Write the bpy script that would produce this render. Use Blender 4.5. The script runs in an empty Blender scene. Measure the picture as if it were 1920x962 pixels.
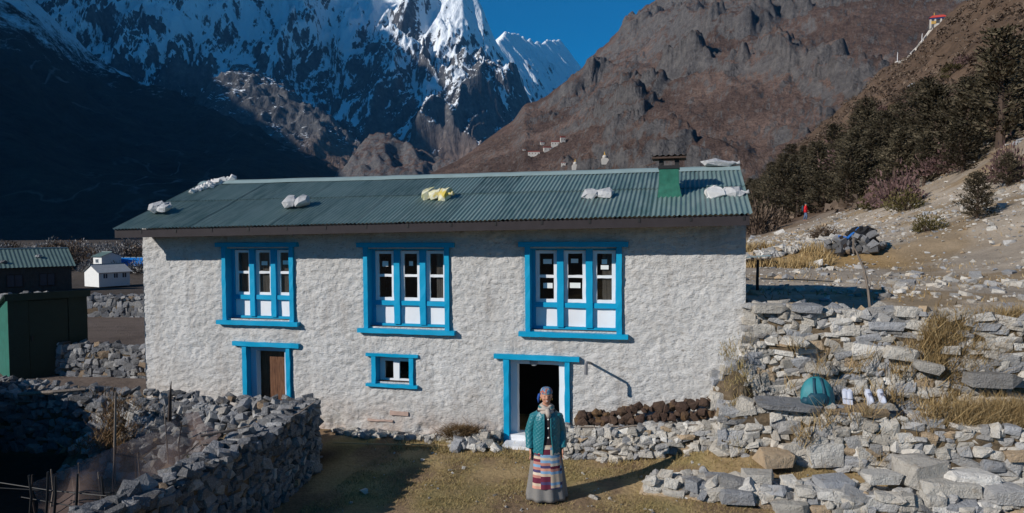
import bpy, bmesh, math, random
import numpy as np
from mathutils import Vector, Matrix, Euler

# ------------------------------------------------------------------ camera, sky, sun, exposure
scene = bpy.context.scene
CAM = Vector((0.0, 0.0, 3.7)); FPX = 1280.0
PITCH = math.radians(-2.06); ROLL = -0.006
CROT = Matrix.Rotation(math.pi/2 + PITCH, 3, 'X') @ Matrix.Rotation(ROLL, 3, 'Z')
cam_data = bpy.data.cameras.new('camera'); cam_data.lens = 24.0; cam_data.sensor_width = 36.0
cam_data.clip_start = 0.1; cam_data.clip_end = 60000.0
cam = bpy.data.objects.new('camera', cam_data); scene.collection.objects.link(cam)
cam.matrix_world = Matrix.Translation(CAM) @ CROT.to_4x4()
scene.camera = cam

SUN_EL = math.radians(27.5); SH = Vector((0.86, 0.51, 0)).normalized()      # horizontal travel of the light
TO_SUN = Vector((-SH.x*math.cos(SUN_EL), -SH.y*math.cos(SUN_EL), math.sin(SUN_EL)))
world = bpy.data.worlds.new('World'); scene.world = world; world.use_nodes = True
wn = world.node_tree; wn.nodes.clear()
wo = wn.nodes.new('ShaderNodeOutputWorld'); wb = wn.nodes.new('ShaderNodeBackground'); ws = wn.nodes.new('ShaderNodeTexSky')
ws.sky_type = 'NISHITA'; ws.sun_disc = False; ws.sun_elevation = SUN_EL
ws.sun_rotation = math.atan2(TO_SUN.x, TO_SUN.y) % (2*math.pi)
ws.altitude = 3900.0; ws.air_density = 1.0; ws.dust_density = 0.0; ws.ozone_density = 6.0
wb.inputs['Strength'].default_value = 0.085
hs = wn.nodes.new('ShaderNodeHueSaturation'); hs.inputs['Saturation'].default_value = 1.55; hs.inputs['Hue'].default_value = .487
wn.links.new(ws.outputs[0], hs.inputs['Color']); wn.links.new(hs.outputs[0], wb.inputs['Color']); wn.links.new(wb.outputs[0], wo.inputs['Surface'])
sl = bpy.data.lights.new('sun', 'SUN'); sl.energy = 4.6; sl.angle = math.radians(0.5); sl.color = (1.0, 0.95, 0.88)
so = bpy.data.objects.new('sun', sl); scene.collection.objects.link(so)
so.rotation_euler = (-TO_SUN).to_track_quat('-Z', 'Y').to_euler(); so.location = (-30, -30, 60)
scene.view_settings.view_transform = 'Standard'; scene.view_settings.look = 'None'
scene.view_settings.exposure = 0.24; scene.view_settings.gamma = 1.0
scene.cycles.max_bounces = 6; scene.cycles.transparent_max_bounces = 8
scene.cycles.use_denoising = True

rng = np.random.default_rng(7); R = random.Random(11)
COL = scene.collection
PI = math.pi

# ------------------------------------------------------------------ helpers
def ray(px, py):
    d = CROT @ Vector(((px-960)/FPX, (481-py)/FPX, -1.0)); return d
def at_z(px, py, z):                       # the point of the picture on a level at height z
    d = ray(px, py); t = (z-CAM.z)/d.z; return CAM + d*t
def at_y(px, py, y):                       # the point of the picture at forward distance y
    d = ray(px, py); return CAM + d*(y/d.y)
HA = math.radians(14.3); HC, HS = math.cos(HA), math.sin(HA)
HO = Vector((11.5*HS, 11.5*HC, 0))         # house frame: x along the facade, y into the house
def h2w(x, y, z=0): return Vector((HO.x + x*HC + y*HS, HO.y - x*HS + y*HC, z))
def w2h(X, Y): return ((X-HO.x)*HC - (Y-HO.y)*HS, (X-HO.x)*HS + (Y-HO.y)*HC)
def fac(px, py, hy=0.0):                   # the point of the picture on the facade plane, in house x, z
    d = ray(px, py); n = Vector((HS, HC, 0)); t = (n.dot(HO - CAM) + hy)/n.dot(d); p = CAM + d*t
    return w2h(p.x, p.y)[0], p.z
def ss(a, b, x):
    t = np.clip((np.asarray(x, float)-a)/(b-a), 0, 1); return t*t*(3-2*t)

def _hash(ix, iy, iz, seed):
    h = (ix.astype(np.int64)*374761393 + iy.astype(np.int64)*668265263 + iz.astype(np.int64)*2147483647 + seed*1274126177) & 0xffffffff
    h = ((h ^ (h >> 13))*1274126177) & 0xffffffff
    return ((h ^ (h >> 16)) & 0xffffff)/float(0xffffff)
def vnoise(x, y, seed=0):                  # smooth gradient noise in 2D, about -1..1
    x = np.asarray(x, float); y = np.asarray(y, float)
    x0 = np.floor(x); y0 = np.floor(y); fx = x-x0; fy = y-y0; z = np.zeros_like(x0)
    u = fx*fx*fx*(fx*(fx*6-15)+10); v = fy*fy*fy*(fy*(fy*6-15)+10)
    def g(dx, dy):
        a = _hash(x0+dx, y0+dy, z, seed)*2*PI; return np.cos(a)*(fx-dx) + np.sin(a)*(fy-dy)
    return 1.5*((g(0,0)*(1-u)+g(1,0)*u)*(1-v) + (g(0,1)*(1-u)+g(1,1)*u)*v)
def fbm(x, y, oct=5, seed=0, gain=.5, lac=2.03):
    a = 1.0; s = 0; 
    for i in range(oct): s = s + a*vnoise(x, y, seed+i*17); x = x*lac+3.1; y = y*lac-1.7; a *= gain
    return s
def ridged(x, y, oct=6, seed=0, gain=.5, lac=2.07):
    a = 1.0; s = 0; w = 1.0
    for i in range(oct):
        n = 1-np.abs(vnoise(x, y, seed+i*13)); n = n*n*w; w = np.clip(n*1.6, 0, 1)
        s = s + a*n; x = x*lac+5.2; y = y*lac+1.3; a *= gain
    return s

def link(o, parent=None):
    COL.objects.link(o)
    if parent is not None: o.parent = parent
    return o
def np_mesh(name, V, F, mat, smooth=False):
    me = bpy.data.meshes.new(name); V = np.asarray(V, np.float32); F = np.asarray(F, np.int32)
    k = F.shape[1]; me.vertices.add(len(V)); me.vertices.foreach_set('co', V.ravel())
    me.loops.add(F.size); me.loops.foreach_set('vertex_index', F.ravel())
    me.polygons.add(len(F)); me.polygons.foreach_set('loop_start', np.arange(0, F.size, k, dtype=np.int32))
    me.polygons.foreach_set('loop_total', np.full(len(F), k, np.int32))
    me.polygons.foreach_set('use_smooth', np.full(len(F), bool(smooth)))
    me.update(calc_edges=True); me.validate()
    if mat: me.materials.append(mat)
    return me
def grid_faces(n, m):
    i = np.arange(n-1)[:, None]*m + np.arange(m-1)[None, :]; i = i.ravel()
    return np.stack([i, i+1, i+m+1, i+m], 1)
def put(name, me, parent=None, kind=None, label=None, cat=None, group=None, loc=None):
    o = bpy.data.objects.new(name, me); link(o, parent)
    if kind: o['kind'] = kind
    tag(o, label, cat, group)
    if loc is not None: o.location = loc
    return o
def tag(o, label=None, cat=None, group=None):
    if label: o['label'] = label
    if cat: o['category'] = cat
    if group: o['group'] = group
    return o
def thing(name, label, cat, loc=(0,0,0), rz=0.0, group=None):
    o = bpy.data.objects.new(name, None); link(o); o.location = loc; o.rotation_euler = (0, 0, rz); o.empty_display_size = .1
    return tag(o, label, cat, group)
def copy_thing(root, label=None, loc=None, rz=None, scale=None):
    def cp(o, par):
        c = o.copy(); COL.objects.link(c); c.parent = par
        for ch in list(o.children): cp(ch, c)
        return c
    c = cp(root, None)
    if label: c['label'] = label
    if loc is not None: c.location = loc
    if rz is not None: c.rotation_euler = (0, 0, rz)
    if scale is not None: c.scale = scale if hasattr(scale, '__len__') else (scale,)*3
    return c

class MB:
    def __init__(s): s.v = []; s.f = []
    def add(s, V, F, M=None):
        b = len(s.v)
        for p in V: s.v.append(tuple(M @ Vector(p)) if M is not None else tuple(p))
        for f in F: s.f.append(tuple(b+i for i in f))
        return s
    def box(s, x0, x1, y0, y1, z0, z1, M=None):
        V = [(x,y,z) for z in (z0,z1) for y in (y0,y1) for x in (x0,x1)]
        return s.add(V, [(0,2,3,1),(4,5,7,6),(0,1,5,4),(2,6,7,3),(0,4,6,2),(1,3,7,5)], M)
    def board(s, x0, x1, y0, y1, z0, z1, j=.004, seed=0, axis=None, n=None, M=None):
        # a hand-cut board: box cut along its length with slightly wavering edges
        L = (x1-x0, y1-y0, z1-z0); ax = axis if axis is not None else max(range(3), key=lambda i: abs(L[i]))
        n = n or max(3, int(abs(L[ax])/.14)); rr = random.Random(seed*91+int(x0*1000)+int(z0*777))
        lo = (x0,y0,z0); hi = (x1,y1,z1); o = [i for i in range(3) if i != ax]; V = []
        for k in range(n+1):
            for (a, b) in ((0,0),(1,0),(1,1),(0,1)):
                p = [0,0,0]; p[ax] = lo[ax] + L[ax]*k/n
                p[o[0]] = (hi if a else lo)[o[0]] + rr.uniform(-j, j); p[o[1]] = (hi if b else lo)[o[1]] + rr.uniform(-j, j)
                V.append(p)
        F = [(0,1,2,3), tuple(4*n+i for i in (3,2,1,0))]
        for k in range(n):
            for i in range(4): F.append((4*k+i, 4*(k+1)+i, 4*(k+1)+(i+1)%4, 4*k+(i+1)%4))
        return s.add(V, F, M)
    def tube(s, pts, rad, seg=8, M=None, cap=True):
        pts = [Vector(p) for p in pts]; rad = rad if hasattr(rad, '__len__') else [rad]*len(pts)
        V = []; F = []; prev = None
        for i, p in enumerate(pts):
            t = (pts[min(i+1, len(pts)-1)] - pts[max(i-1, 0)]).normalized()
            up = Vector((0,0,1)) if abs(t.z) < .9 else Vector((1,0,0))
            if prev is None: a = t.cross(up).normalized()
            else: a = (prev - t*prev.dot(t)).normalized()
            prev = a; b = t.cross(a)
            for k in range(seg):
                w = 2*PI*k/seg; V.append(p + (a*math.cos(w) + b*math.sin(w))*rad[i])
        for i in range(len(pts)-1):
            for k in range(seg): F.append((i*seg+k, i*seg+(k+1)%seg, (i+1)*seg+(k+1)%seg, (i+1)*seg+k))
        if cap: F.append(tuple(range(seg-1, -1, -1))); F.append(tuple((len(pts)-1)*seg+k for k in range(seg)))
        return s.add(V, F, M)
    def rings(s, rr, M=None, cap=(True, True), closed=True):
        n = len(rr[0]); V = [p for r in rr for p in r]; F = []
        for i in range(len(rr)-1):
            for k in range(n if closed else n-1): F.append((i*n+k, i*n+(k+1)%n, (i+1)*n+(k+1)%n, (i+1)*n+k))
        if cap[0]: F.append(tuple(range(n-1, -1, -1)))
        if cap[1]: F.append(tuple((len(rr)-1)*n+k for k in range(n)))
        return s.add(V, F, M)
    def ball(s, c, r, M=None, nu=10, nv=7, warp=0, seed=0):
        r = r if hasattr(r, '__len__') else (r, r, r); rr = []
        g = random.Random(seed)
        for i in range(nv+1):
            ph = PI*i/nv; q = []
            for k in range(nu):
                w = 2*PI*k/nu; d = 1+(g.uniform(-warp, warp) if 0 < i < nv else 0)
                q.append((c[0]+r[0]*math.sin(ph)*math.cos(w)*d, c[1]+r[1]*math.sin(ph)*math.sin(w)*d, c[2]-r[2]*math.cos(ph)*d))
            rr.append(q)
        return s.rings(rr, M, cap=(False, False))
    def mesh(s, name, mat, smooth=False):
        me = bpy.data.meshes.new(name); me.from_pydata(s.v, [], s.f); me.update()
        if mat: me.materials.append(mat)
        if smooth: me.polygons.foreach_set('use_smooth', np.ones(len(me.polygons), bool))
        return me
    def build(s, name, mat, parent=None, smooth=False, **k):
        return put(name, s.mesh(name, mat, smooth), parent, **k)

# ------------------------------------------------------------------ materials
class NT:
    def __init__(s, name):
        s.m = bpy.data.materials.new(name); s.m.use_nodes = True; s.t = s.m.node_tree; s.t.nodes.clear()
        s.out = s.t.nodes.new('ShaderNodeOutputMaterial'); s.b = s.t.nodes.new('ShaderNodeBsdfPrincipled')
        s.t.links.new(s.b.outputs[0], s.out.inputs['Surface']); s.set(s.b, Roughness=.85); s.b.inputs['Specular IOR Level'].default_value = .25
    def n(s, ty, **p):
        q = s.t.nodes.new('ShaderNode'+ty)
        for k, v in p.items():
            if hasattr(q, k): setattr(q, k, v)
            else: s.set(q, **{k: v})
        return q
    def set(s, node, **inp):
        for k, v in inp.items():
            k = k.replace('_', ' '); i = node.inputs[k] if k in node.inputs else node.inputs[int(k[1:])]
            s.put(i, v)
        return node
    def put(s, sock, v):
        if hasattr(v, 'is_linked') or hasattr(v, 'links'): s.t.links.new(v, sock)
        elif hasattr(v, '__len__') and sock.type == 'RGBA': sock.default_value = (*v, 1) if len(v) == 3 else v
        else: sock.default_value = v
    def coord(s, which='Object'): return s.n('TexCoord').outputs[which]
    def pos(s): return s.n('NewGeometry').outputs['Position']
    def nrm(s): return s.n('NewGeometry').outputs['True Normal']
    def scl(s, v, sc):
        q = s.n('Mapping'); s.put(q.inputs['Vector'], v); q.inputs['Scale'].default_value = sc; return q.outputs[0]
    def noise(s, v, scale, detail=4, rough=.55, dist=0, out=0):
        q = s.n('TexNoise'); s.put(q.inputs['Vector'], v)
        q.inputs['Scale'].default_value = scale; q.inputs['Detail'].default_value = detail; q.inputs['Roughness'].default_value = rough; q.inputs['Distortion'].default_value = dist
        return q.outputs[out]
    def voro(s, v, scale, feature='F1', out=0):
        q = s.n('TexVoronoi', feature=feature); s.put(q.inputs['Vector'], v); q.inputs['Scale'].default_value = scale; return q.outputs[out]
    def ramp(s, f, stops, interp='LINEAR'):
        q = s.n('ValToRGB'); s.put(q.inputs[0], f); q.color_ramp.interpolation = interp; e = q.color_ramp.elements
        while len(e) > 1: e.remove(e[-1])
        e[0].position = stops[0][0]; e[0].color = s._c(stops[0][1])
        for p, c in stops[1:]: x = e.new(p); x.color = s._c(c)
        return q.outputs[0]
    def _c(s, c): return (c, c, c, 1) if not hasattr(c, '__len__') else (*c, 1)
    def mix(s, f, a, b, mode='MIX'):
        q = s.n('Mix', data_type='RGBA', blend_type=mode); s.put(q.inputs[0], f); s.put(q.inputs[6], a); s.put(q.inputs[7], b); return q.outputs[2]
    def math(s, op, a, b=None, c=None, clamp=False):
        q = s.n('Math', operation=op, use_clamp=clamp); s.put(q.inputs[0], a)
        if b is not None: s.put(q.inputs[1], b)
        if c is not None: s.put(q.inputs[2], c)
        return q.outputs[0]
    def sep(s, v): q = s.n('SeparateXYZ'); s.put(q.inputs[0], v); return q.outputs
    def rnd(s):                                # one random number for each object and each loose piece
        a = s.n('ObjectInfo').outputs['Random']; b = s.n('NewGeometry').outputs['Random Per Island']
        return s.math('FRACT', s.math('ADD', a, b))
    def bump(s, h, strength=.5, dist=.02):
        q = s.n('Bump'); s.put(q.inputs['Height'], h); q.inputs['Strength'].default_value = strength; q.inputs['Distance'].default_value = dist
        s.t.links.new(q.outputs[0], s.b.inputs['Normal']); return q.outputs[0]
    def color(s, v): s.put(s.b.inputs['Base Color'], v); return s
    def rough(s, v): s.put(s.b.inputs['Roughness'], v); return s
    def add(s, a, b): return s.math('ADD', a, b)
    def mul(s, a, b): return s.math('MULTIPLY', a, b)

def simple(name, col, rough=.7, var=.25, scale=12, bump=.2, dist=.004, metal=0):
    t = NT(name); c = t.coord(); n = t.noise(c, scale, 5)
    a = tuple(x*(1-var) for x in col); b = tuple(min(1, x*(1+var)) for x in col)
    t.color(t.mix(n, a, b)); t.rough(rough); t.b.inputs['Metallic'].default_value = metal
    if bump: t.bump(t.noise(c, scale*3, 4), bump, dist)
    return t.m

MAT = {}
# plaster: whitewashed mud over stone, grimed towards nothing in particular, splashed brown in patches
t = NT('whitewashed_plaster'); c = t.coord()
n1 = t.noise(c, 1.3, 5); n2 = t.noise(c, 9, 5); n3 = t.noise(t.scl(c, (1,1,1.7)), 26, 5, .62)
col = t.mix(t.ramp(n1, [(.3, 0), (.75, 1)]), (.51,.495,.475), (.62,.61,.595))
col = t.mix(t.ramp(n2, [(.48, 0), (.75, .55)]), col, (.42,.40,.38))
col = t.mix(t.ramp(n3, [(.56, 0), (.72, .6)]), col, (.27,.245,.22))
cv_ = t.noise(t.scl(c, (1,1,1.9)), 11, 8, .7, .3); col = t.mix(t.ramp(cv_, [(.585, 0), (.64, .7)]), col, (.22,.20,.18))  # crevices darkened in the colour, as shade in them would
zz = t.sep(c)[2]
splash = t.math('MULTIPLY', t.ramp(zz, [(0.0, 1), (.75, 0)]), t.ramp(t.noise(c, 2.6, 6), [(.36, 0), (.6, 1)]))
stain = t.ramp(t.noise(t.scl(c, (1.6,1,.45)), 1.6, 6, .65), [(.54, 0), (.68, .55)]); col = t.mix(stain, col, (.36,.325,.295))
col = t.mix(t.mul(splash, .75), col, (.36,.27,.22))
t.color(col); t.rough(.93)
t.bump(t.add(t.mul(n2, .6), t.add(t.mul(n3, .7), t.mul(cv_, -.9))), .9, .035); MAT['plaster'] = t.m

def paint(name, col, worn, amount=.6, rough=.5):
    t = NT(name); c = t.coord(); n = t.noise(t.scl(c, (3,3,1)), 14, 6, .7); n2 = t.noise(c, 3, 3)
    k = t.mix(n2, tuple(x*.86 for x in col), tuple(min(1, x*1.1) for x in col))
    k = t.mix(t.ramp(n, [(amount, 0), (amount+.06, 1)]), k, worn); t.color(k); t.rough(rough)
    t.bump(t.noise(t.scl(c, (6,6,1)), 30, 4), .25, .004); return t.m
MAT['blue'] = paint('blue_paint', (.0,.30,.52), (.30,.47,.56), .66)
MAT['white'] = paint('white_paint', (.74,.75,.77), (.45,.42,.40), .70)
MAT['bluegrey'] = paint('pale_blue_paint', (.52,.60,.70), (.35,.33,.33), .66)
def wood(name, a, b, sc=(9,9,.7), rough=.75):
    t = NT(name); c = t.coord(); n = t.noise(t.scl(c, sc), 6, 6, .6, .6)
    t.color(t.ramp(n, [(.3, a), (.7, b)])); t.rough(rough); t.bump(n, .4, .006); return t.m
MAT['door_wood'] = wood('old_door_wood', (.055,.022,.012), (.20,.095,.05))
MAT['grey_wood'] = wood('weathered_wood', (.10,.08,.065), (.27,.22,.18))
MAT['shutter'] = wood('shutter_wood', (.13,.095,.075), (.30,.22,.17))
MAT['dark_wood'] = wood('dark_wood', (.02,.014,.012), (.06,.045,.04))
MAT['dark'] = simple('dark_interior', (.012,.011,.012), .95, bump=0)  # near black: the gloom of unlit rooms put into the colour
# window glass: thin pane that mirrors a little and lets the rest through
t = NT('window_glass'); tr = t.n('BsdfTransparent'); tr.inputs[0].default_value = (.72,.76,.78,1); gl = t.n('BsdfGlossy'); gl.inputs['Roughness'].default_value = .03
fr = t.n('LayerWeight'); fr.inputs[0].default_value = .5; frf = t.math('ADD', t.math('MULTIPLY', t.math('POWER', fr.outputs['Facing'], 4.0), .85), .05); mx = t.n('MixShader')
t.put(mx.inputs[0], frf); t.t.links.new(tr.outputs[0], mx.inputs[1]); t.t.links.new(gl.outputs[0], mx.inputs[2]); t.t.links.new(mx.outputs[0], t.out.inputs['Surface']); MAT['glass'] = t.m
MAT['sticker'] = simple('white_sticker', (.72,.74,.72), .6, .08, bump=0)
# corrugated roof sheets: painted green-blue, chalky, dirt in streaks along the slope
t = NT('painted_corrugated_iron'); c = t.coord(); r = t.n('ObjectInfo').outputs['Random']
n = t.noise(t.scl(c, (4,.5,1)), 3, 6, .65); n2 = t.noise(c, 1.7, 4)
k = t.mix(r, (.05,.092,.09), (.125,.195,.19)); k = t.mix(t.ramp(n, [(.38,0),(.62,.75)]), k, (.165,.22,.21))
k = t.mix(t.ramp(n2, [(.5,0),(.8,.5)]), k, (.09,.15,.15)); k = t.mix(t.ramp(t.noise(c, 22, 5, .7), [(.66,0),(.72,.8)]), k, (.18,.11,.075))
t.color(k); t.rough(.46); t.b.inputs['Specular IOR Level'].default_value = .4; t.bump(t.noise(c, 14, 3), .12, .004); MAT['roof'] = t.m
MAT['ridge'] = simple('ridge_cap_iron', (.22,.29,.29), .5, .2, 5)
MAT['fascia'] = simple('fascia_board', (.032,.027,.03), .8, .3, 6)
MAT['green_tin'] = simple('green_painted_tin', (.022,.125,.085), .5, .55, 9, .4, .01)
MAT['black_iron'] = simple('black_iron', (.02,.02,.021), .55, .3, 20)
MAT['rust'] = simple('rusty_iron', (.07,.045,.035), .8, .4, 20)

# stones
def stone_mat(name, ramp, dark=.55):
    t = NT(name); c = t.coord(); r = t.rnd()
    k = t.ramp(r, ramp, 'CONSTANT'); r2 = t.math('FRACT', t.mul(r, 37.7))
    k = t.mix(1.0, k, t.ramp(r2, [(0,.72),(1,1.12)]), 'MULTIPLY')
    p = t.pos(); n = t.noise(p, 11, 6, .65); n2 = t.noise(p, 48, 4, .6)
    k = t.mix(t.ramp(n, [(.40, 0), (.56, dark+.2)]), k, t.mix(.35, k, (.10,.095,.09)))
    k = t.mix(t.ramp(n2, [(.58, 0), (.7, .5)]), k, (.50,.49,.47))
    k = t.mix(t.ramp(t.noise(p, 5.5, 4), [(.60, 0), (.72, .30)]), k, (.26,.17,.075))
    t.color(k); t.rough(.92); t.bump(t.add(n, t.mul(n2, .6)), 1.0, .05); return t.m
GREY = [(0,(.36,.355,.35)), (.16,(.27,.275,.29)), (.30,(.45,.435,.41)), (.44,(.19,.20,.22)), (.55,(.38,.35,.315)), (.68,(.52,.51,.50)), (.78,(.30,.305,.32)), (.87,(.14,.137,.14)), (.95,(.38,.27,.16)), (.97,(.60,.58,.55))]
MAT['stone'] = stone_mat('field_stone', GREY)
MAT['stone_warm'] = stone_mat('warm_field_stone', [(0,(.52,.485,.43)), (.2,(.42,.41,.40)), (.36,(.60,.56,.50)), (.52,(.35,.355,.37)), (.64,(.56,.51,.44)), (.78,(.66,.63,.58)), (.87,(.27,.26,.25)), (.93,(.50,.37,.24)), (.965,(.72,.69,.64))], .3)  # warmer, paler mix of stone colours
MAT['stone_dark'] = stone_mat('dark_and_shaded_stone', [(0,(.25,.25,.26)), (.3,(.16,.165,.18)), (.5,(.33,.32,.31)), (.62,(.20,.20,.205)), (.8,(.11,.11,.115)), (.93,(.28,.20,.13)), (.96,(.42,.41,.40))])  # darker copy that puts the left walls' shade into the stone colour
t = NT('dried_dung'); c = t.coord(); p = t.pos(); r = t.rnd(); n = t.noise(p, 30, 5, .7)
t.color(t.mix(n, (.045,.028,.02), t.ramp(r, [(0,(.10,.06,.045)),(.7,(.13,.085,.06)),(.9,(.22,.13,.06))]))); t.rough(.95); t.bump(n, 1, .03); MAT['dung'] = t.m
t = NT('earth_core'); p = t.pos(); n = t.noise(p, 9, 6, .65); t.color(t.ramp(n, [(.35,(.06,.045,.03)),(.6,(.15,.11,.07)),(.75,(.22,.19,.12))])); t.rough(.97); t.bump(n, .8, .05); MAT['core'] = t.m

# ground: patches of grass, soil and gravel follow a painted attribute, detail from noise
t = NT('ground_soil_and_grass'); a = t.n('Attribute'); a.attribute_name = 'col'; p = t.pos()
n = t.noise(p, .9, 6, .6); n2 = t.noise(p, 14, 6, .7); n3 = t.noise(p, .07, 5, .6)
k = t.mix(1.0, a.outputs['Color'], t.ramp(t.add(t.mul(n, .5), t.mul(n2, .5)), [(.3,.55),(.7,1.35)]), 'MULTIPLY')
k = t.mix(1.0, k, t.ramp(n3, [(.35,.75),(.65,1.2)]), 'MULTIPLY')
t.color(k); t.rough(.97); t.b.inputs['Specular IOR Level'].default_value = .05; t.bump(t.add(n2, t.mul(n, 2)), .8, .05); MAT['ground'] = t.m
# brown rocky mountainside
t = NT('brown_rocky_mountainside'); p = t.pos(); nz = t.sep(t.nrm())[2]
n = t.noise(p, .012, 8, .62); n2 = t.noise(p, .09, 8, .7); n3 = t.noise(p, .0045, 5, .5); n4 = t.noise(p, .3, 4, .7)
veg = t.ramp(t.add(t.mul(n, .35), t.mul(n2, .65)), [(.3,(.065,.043,.036)),(.48,(.138,.092,.075)),(.62,(.195,.135,.108)),(.75,(.27,.21,.165))])
veg = t.mix(1.0, veg, t.ramp(t.add(t.mul(n3, .6), t.mul(t.noise(t.scl(p, (1,1,.3)), .006, 6, .6, 1.2), .4)), [(.36,.62),(.5,1.0),(.64,1.5)]), 'MULTIPLY')
veg = t.mix(t.ramp(n4, [(.45,0),(.7,.8)]), veg, (.075,.055,.05))
rock = t.ramp(t.add(t.mul(n2, .6), t.mul(n4, .4)), [(.3,(.05,.05,.055)),(.5,(.13,.128,.13)),(.68,(.22,.21,.20)),(.8,(.32,.30,.27))])
m = t.math('SUBTRACT', t.add(t.mul(n2, .38), t.mul(n3, .25)), t.mul(nz, .85)); m = t.ramp(t.add(m, .95), [(.655,0),(.76,.85)])
t.color(t.mix(m, veg, rock)); t.rough(.96); t.b.inputs['Specular IOR Level'].default_value = .05
t.bump(t.add(t.mul(n2, 1.2), t.mul(n4, .5)), .9, 9.0); MAT['brown_mtn'] = t.m
# dark lower slopes
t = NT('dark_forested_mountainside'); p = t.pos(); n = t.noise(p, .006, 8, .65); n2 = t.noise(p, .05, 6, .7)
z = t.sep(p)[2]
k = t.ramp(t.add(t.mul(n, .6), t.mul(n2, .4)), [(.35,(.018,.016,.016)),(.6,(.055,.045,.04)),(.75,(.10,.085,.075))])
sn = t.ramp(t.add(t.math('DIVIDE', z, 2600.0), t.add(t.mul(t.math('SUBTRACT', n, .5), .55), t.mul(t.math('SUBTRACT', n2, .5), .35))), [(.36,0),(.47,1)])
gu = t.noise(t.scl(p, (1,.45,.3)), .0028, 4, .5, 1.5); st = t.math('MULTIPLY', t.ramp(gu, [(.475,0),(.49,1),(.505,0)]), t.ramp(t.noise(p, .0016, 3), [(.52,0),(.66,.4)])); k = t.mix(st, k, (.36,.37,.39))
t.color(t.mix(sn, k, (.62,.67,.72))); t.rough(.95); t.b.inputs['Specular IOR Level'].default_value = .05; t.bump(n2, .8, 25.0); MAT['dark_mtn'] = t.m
# snow faces
def snow_mat(name, lo, hi, slope, cover):
    t = NT(name); p = t.pos(); g = t.nrm(); nz = t.sep(g)[2]; z = t.sep(p)[2]
    n = t.noise(t.scl(p, (1,1,.45)), .0035, 9, .66, .4); n2 = t.noise(p, .02, 8, .7); n3 = t.noise(t.scl(p, (1,.6,.25)), .012, 6, .6, 1.0)
    hgt = t.math('DIVIDE', t.math('SUBTRACT', z, lo), hi-lo)
    f = t.add(t.mul(hgt, .55), t.add(t.mul(t.math('SUBTRACT', n, .5), 1.5), t.mul(t.math('SUBTRACT', n3, .5), 1.1)))
    f = t.add(f, t.mul(t.math('SUBTRACT', nz, slope), 1.1)); f = t.add(f, cover)
    rock = t.ramp(n2, [(.3,(.035,.035,.04)),(.55,(.10,.098,.10)),(.75,(.22,.21,.2))])
    brown = t.ramp(n2, [(.3,(.06,.042,.035)),(.6,(.17,.12,.095)),(.75,(.24,.19,.15))])
    rock = t.mix(t.ramp(hgt, [(.05,1),(.25,0)]), rock, brown)
    t.color(t.mix(t.ramp(f, [(.46,0),(.54,1)]), rock, (.80,.84,.88))); t.rough(.8); t.b.inputs['Specular IOR Level'].default_value = .1
    t.bump(t.add(t.mul(n3, 1.2), t.mul(n2, .5)), .8, 45.0); return t.m
MAT['snow'] = snow_mat('snow_and_rock_face', 350, 2300, .62, .44)
MAT['snow_far'] = snow_mat('fluted_snow_face', 0, 2600, .5, .42)

# ------------------------------------------------------------------ terrain
def ground_z(X, Y):
    X = np.asarray(X, float); Y = np.asarray(Y, float); hx, hy = w2h(X, Y)
    z = .55*ss(1.6, 4.0, X)*ss(8.6, 10.8, Y)                                       # the yard rises to the right corner
    z = z + .30*ss(-5.5, -8.0, X)*ss(11.8, 13.5, Y)                                 # beside the privy
    z = z - .12*ss(-3.4, -4.2, X)*ss(11.3, 10.9, Y)*ss(2, 3, Y)
    far = ss(17, 60, Y)*ss(2, -6, hx)
    z = z*(1-far) - far*(1.5+4.3*ss(62, 112, Y)-4.5*ss(128, 158, Y)-2.5*ss(158, 230, Y))
    back = np.where(hy < 5.2, ss(.93, 1.0, hx), ss(-9, 1.0, hx))
    m = ss(.05, .25, hy+.055*(hx-.95))*back
    t = X-(8+.2*Y); hill = np.where(t > 0, .35*np.sqrt(np.maximum(t, 0)**2+9)-1.05, 0) + 0.47*np.maximum(0, np.sqrt(np.maximum(t-11, 0)**2+16)-4)
    hill = hill*(1-ss(255, 420, Y))
    ter = 2.33 + .62*ss(25.5, 28.5, Y + .25*(X-10)) + hill
    ter = ter + fbm(X*.05, Y*.05, 4, 3)*np.clip(hill*.12, 0, 5)+ fbm(X*.35, Y*.35, 4, 5)*np.clip(.02+hill*.03, 0, .5)
    z = z*(1-m) + ter*m
    z = z + .02*fbm(X*1.3, Y*1.3, 3, 9) - ss(300, 900, Y)*25
    return z
def gz(x, y): return float(ground_z(np.array([x]), np.array([y]))[0])

def axis(parts):
    out = []
    for a, b, n in parts: out += list(np.linspace(a, b, n, endpoint=False))
    out.append(parts[-1][1]); return np.array(out)
gx = axis([(-1500,-250,12),(-250,-60,36),(-60,-12,60),(-12,12,210),(12,60,90),(60,220,90),(220,1200,14)])
gy = axis([(-40,3,10),(3,20,150),(20,60,90),(60,160,90),(160,460,80),(460,2500,12)])
GX, GY = np.meshgrid(gx, gy); GZ = ground_z(GX, GY)
me = np_mesh('ground', np.stack([GX, GY, GZ], -1).reshape(-1, 3), grid_faces(len(gy), len(gx)), MAT['ground'], True)
hxg, hyg = w2h(GX, GY)
yard = np.array([.37,.265,.14]); green = np.array([.29,.235,.10]); soil = np.array([.05,.038,.03]); field = np.array([.15,.118,.10]); gravel = np.array([.37,.31,.245]); brown = np.array([.115,.078,.055]); straw = np.array([.34,.22,.095])
def lerp(a, b, m): return a*(1-m[..., None]) + b*m[..., None]
C0 = np.broadcast_to(yard, GX.shape+(3,)).copy()
C0 = lerp(C0, green, ss(-.1, .5, fbm(GX*.8, GY*.8, 3, 21))*.7)
C0 = lerp(C0, np.array([.23,.155,.10]), ss(.05, .35, fbm(GX*1.1, GY*.6, 3, 27))*.85)
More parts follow.
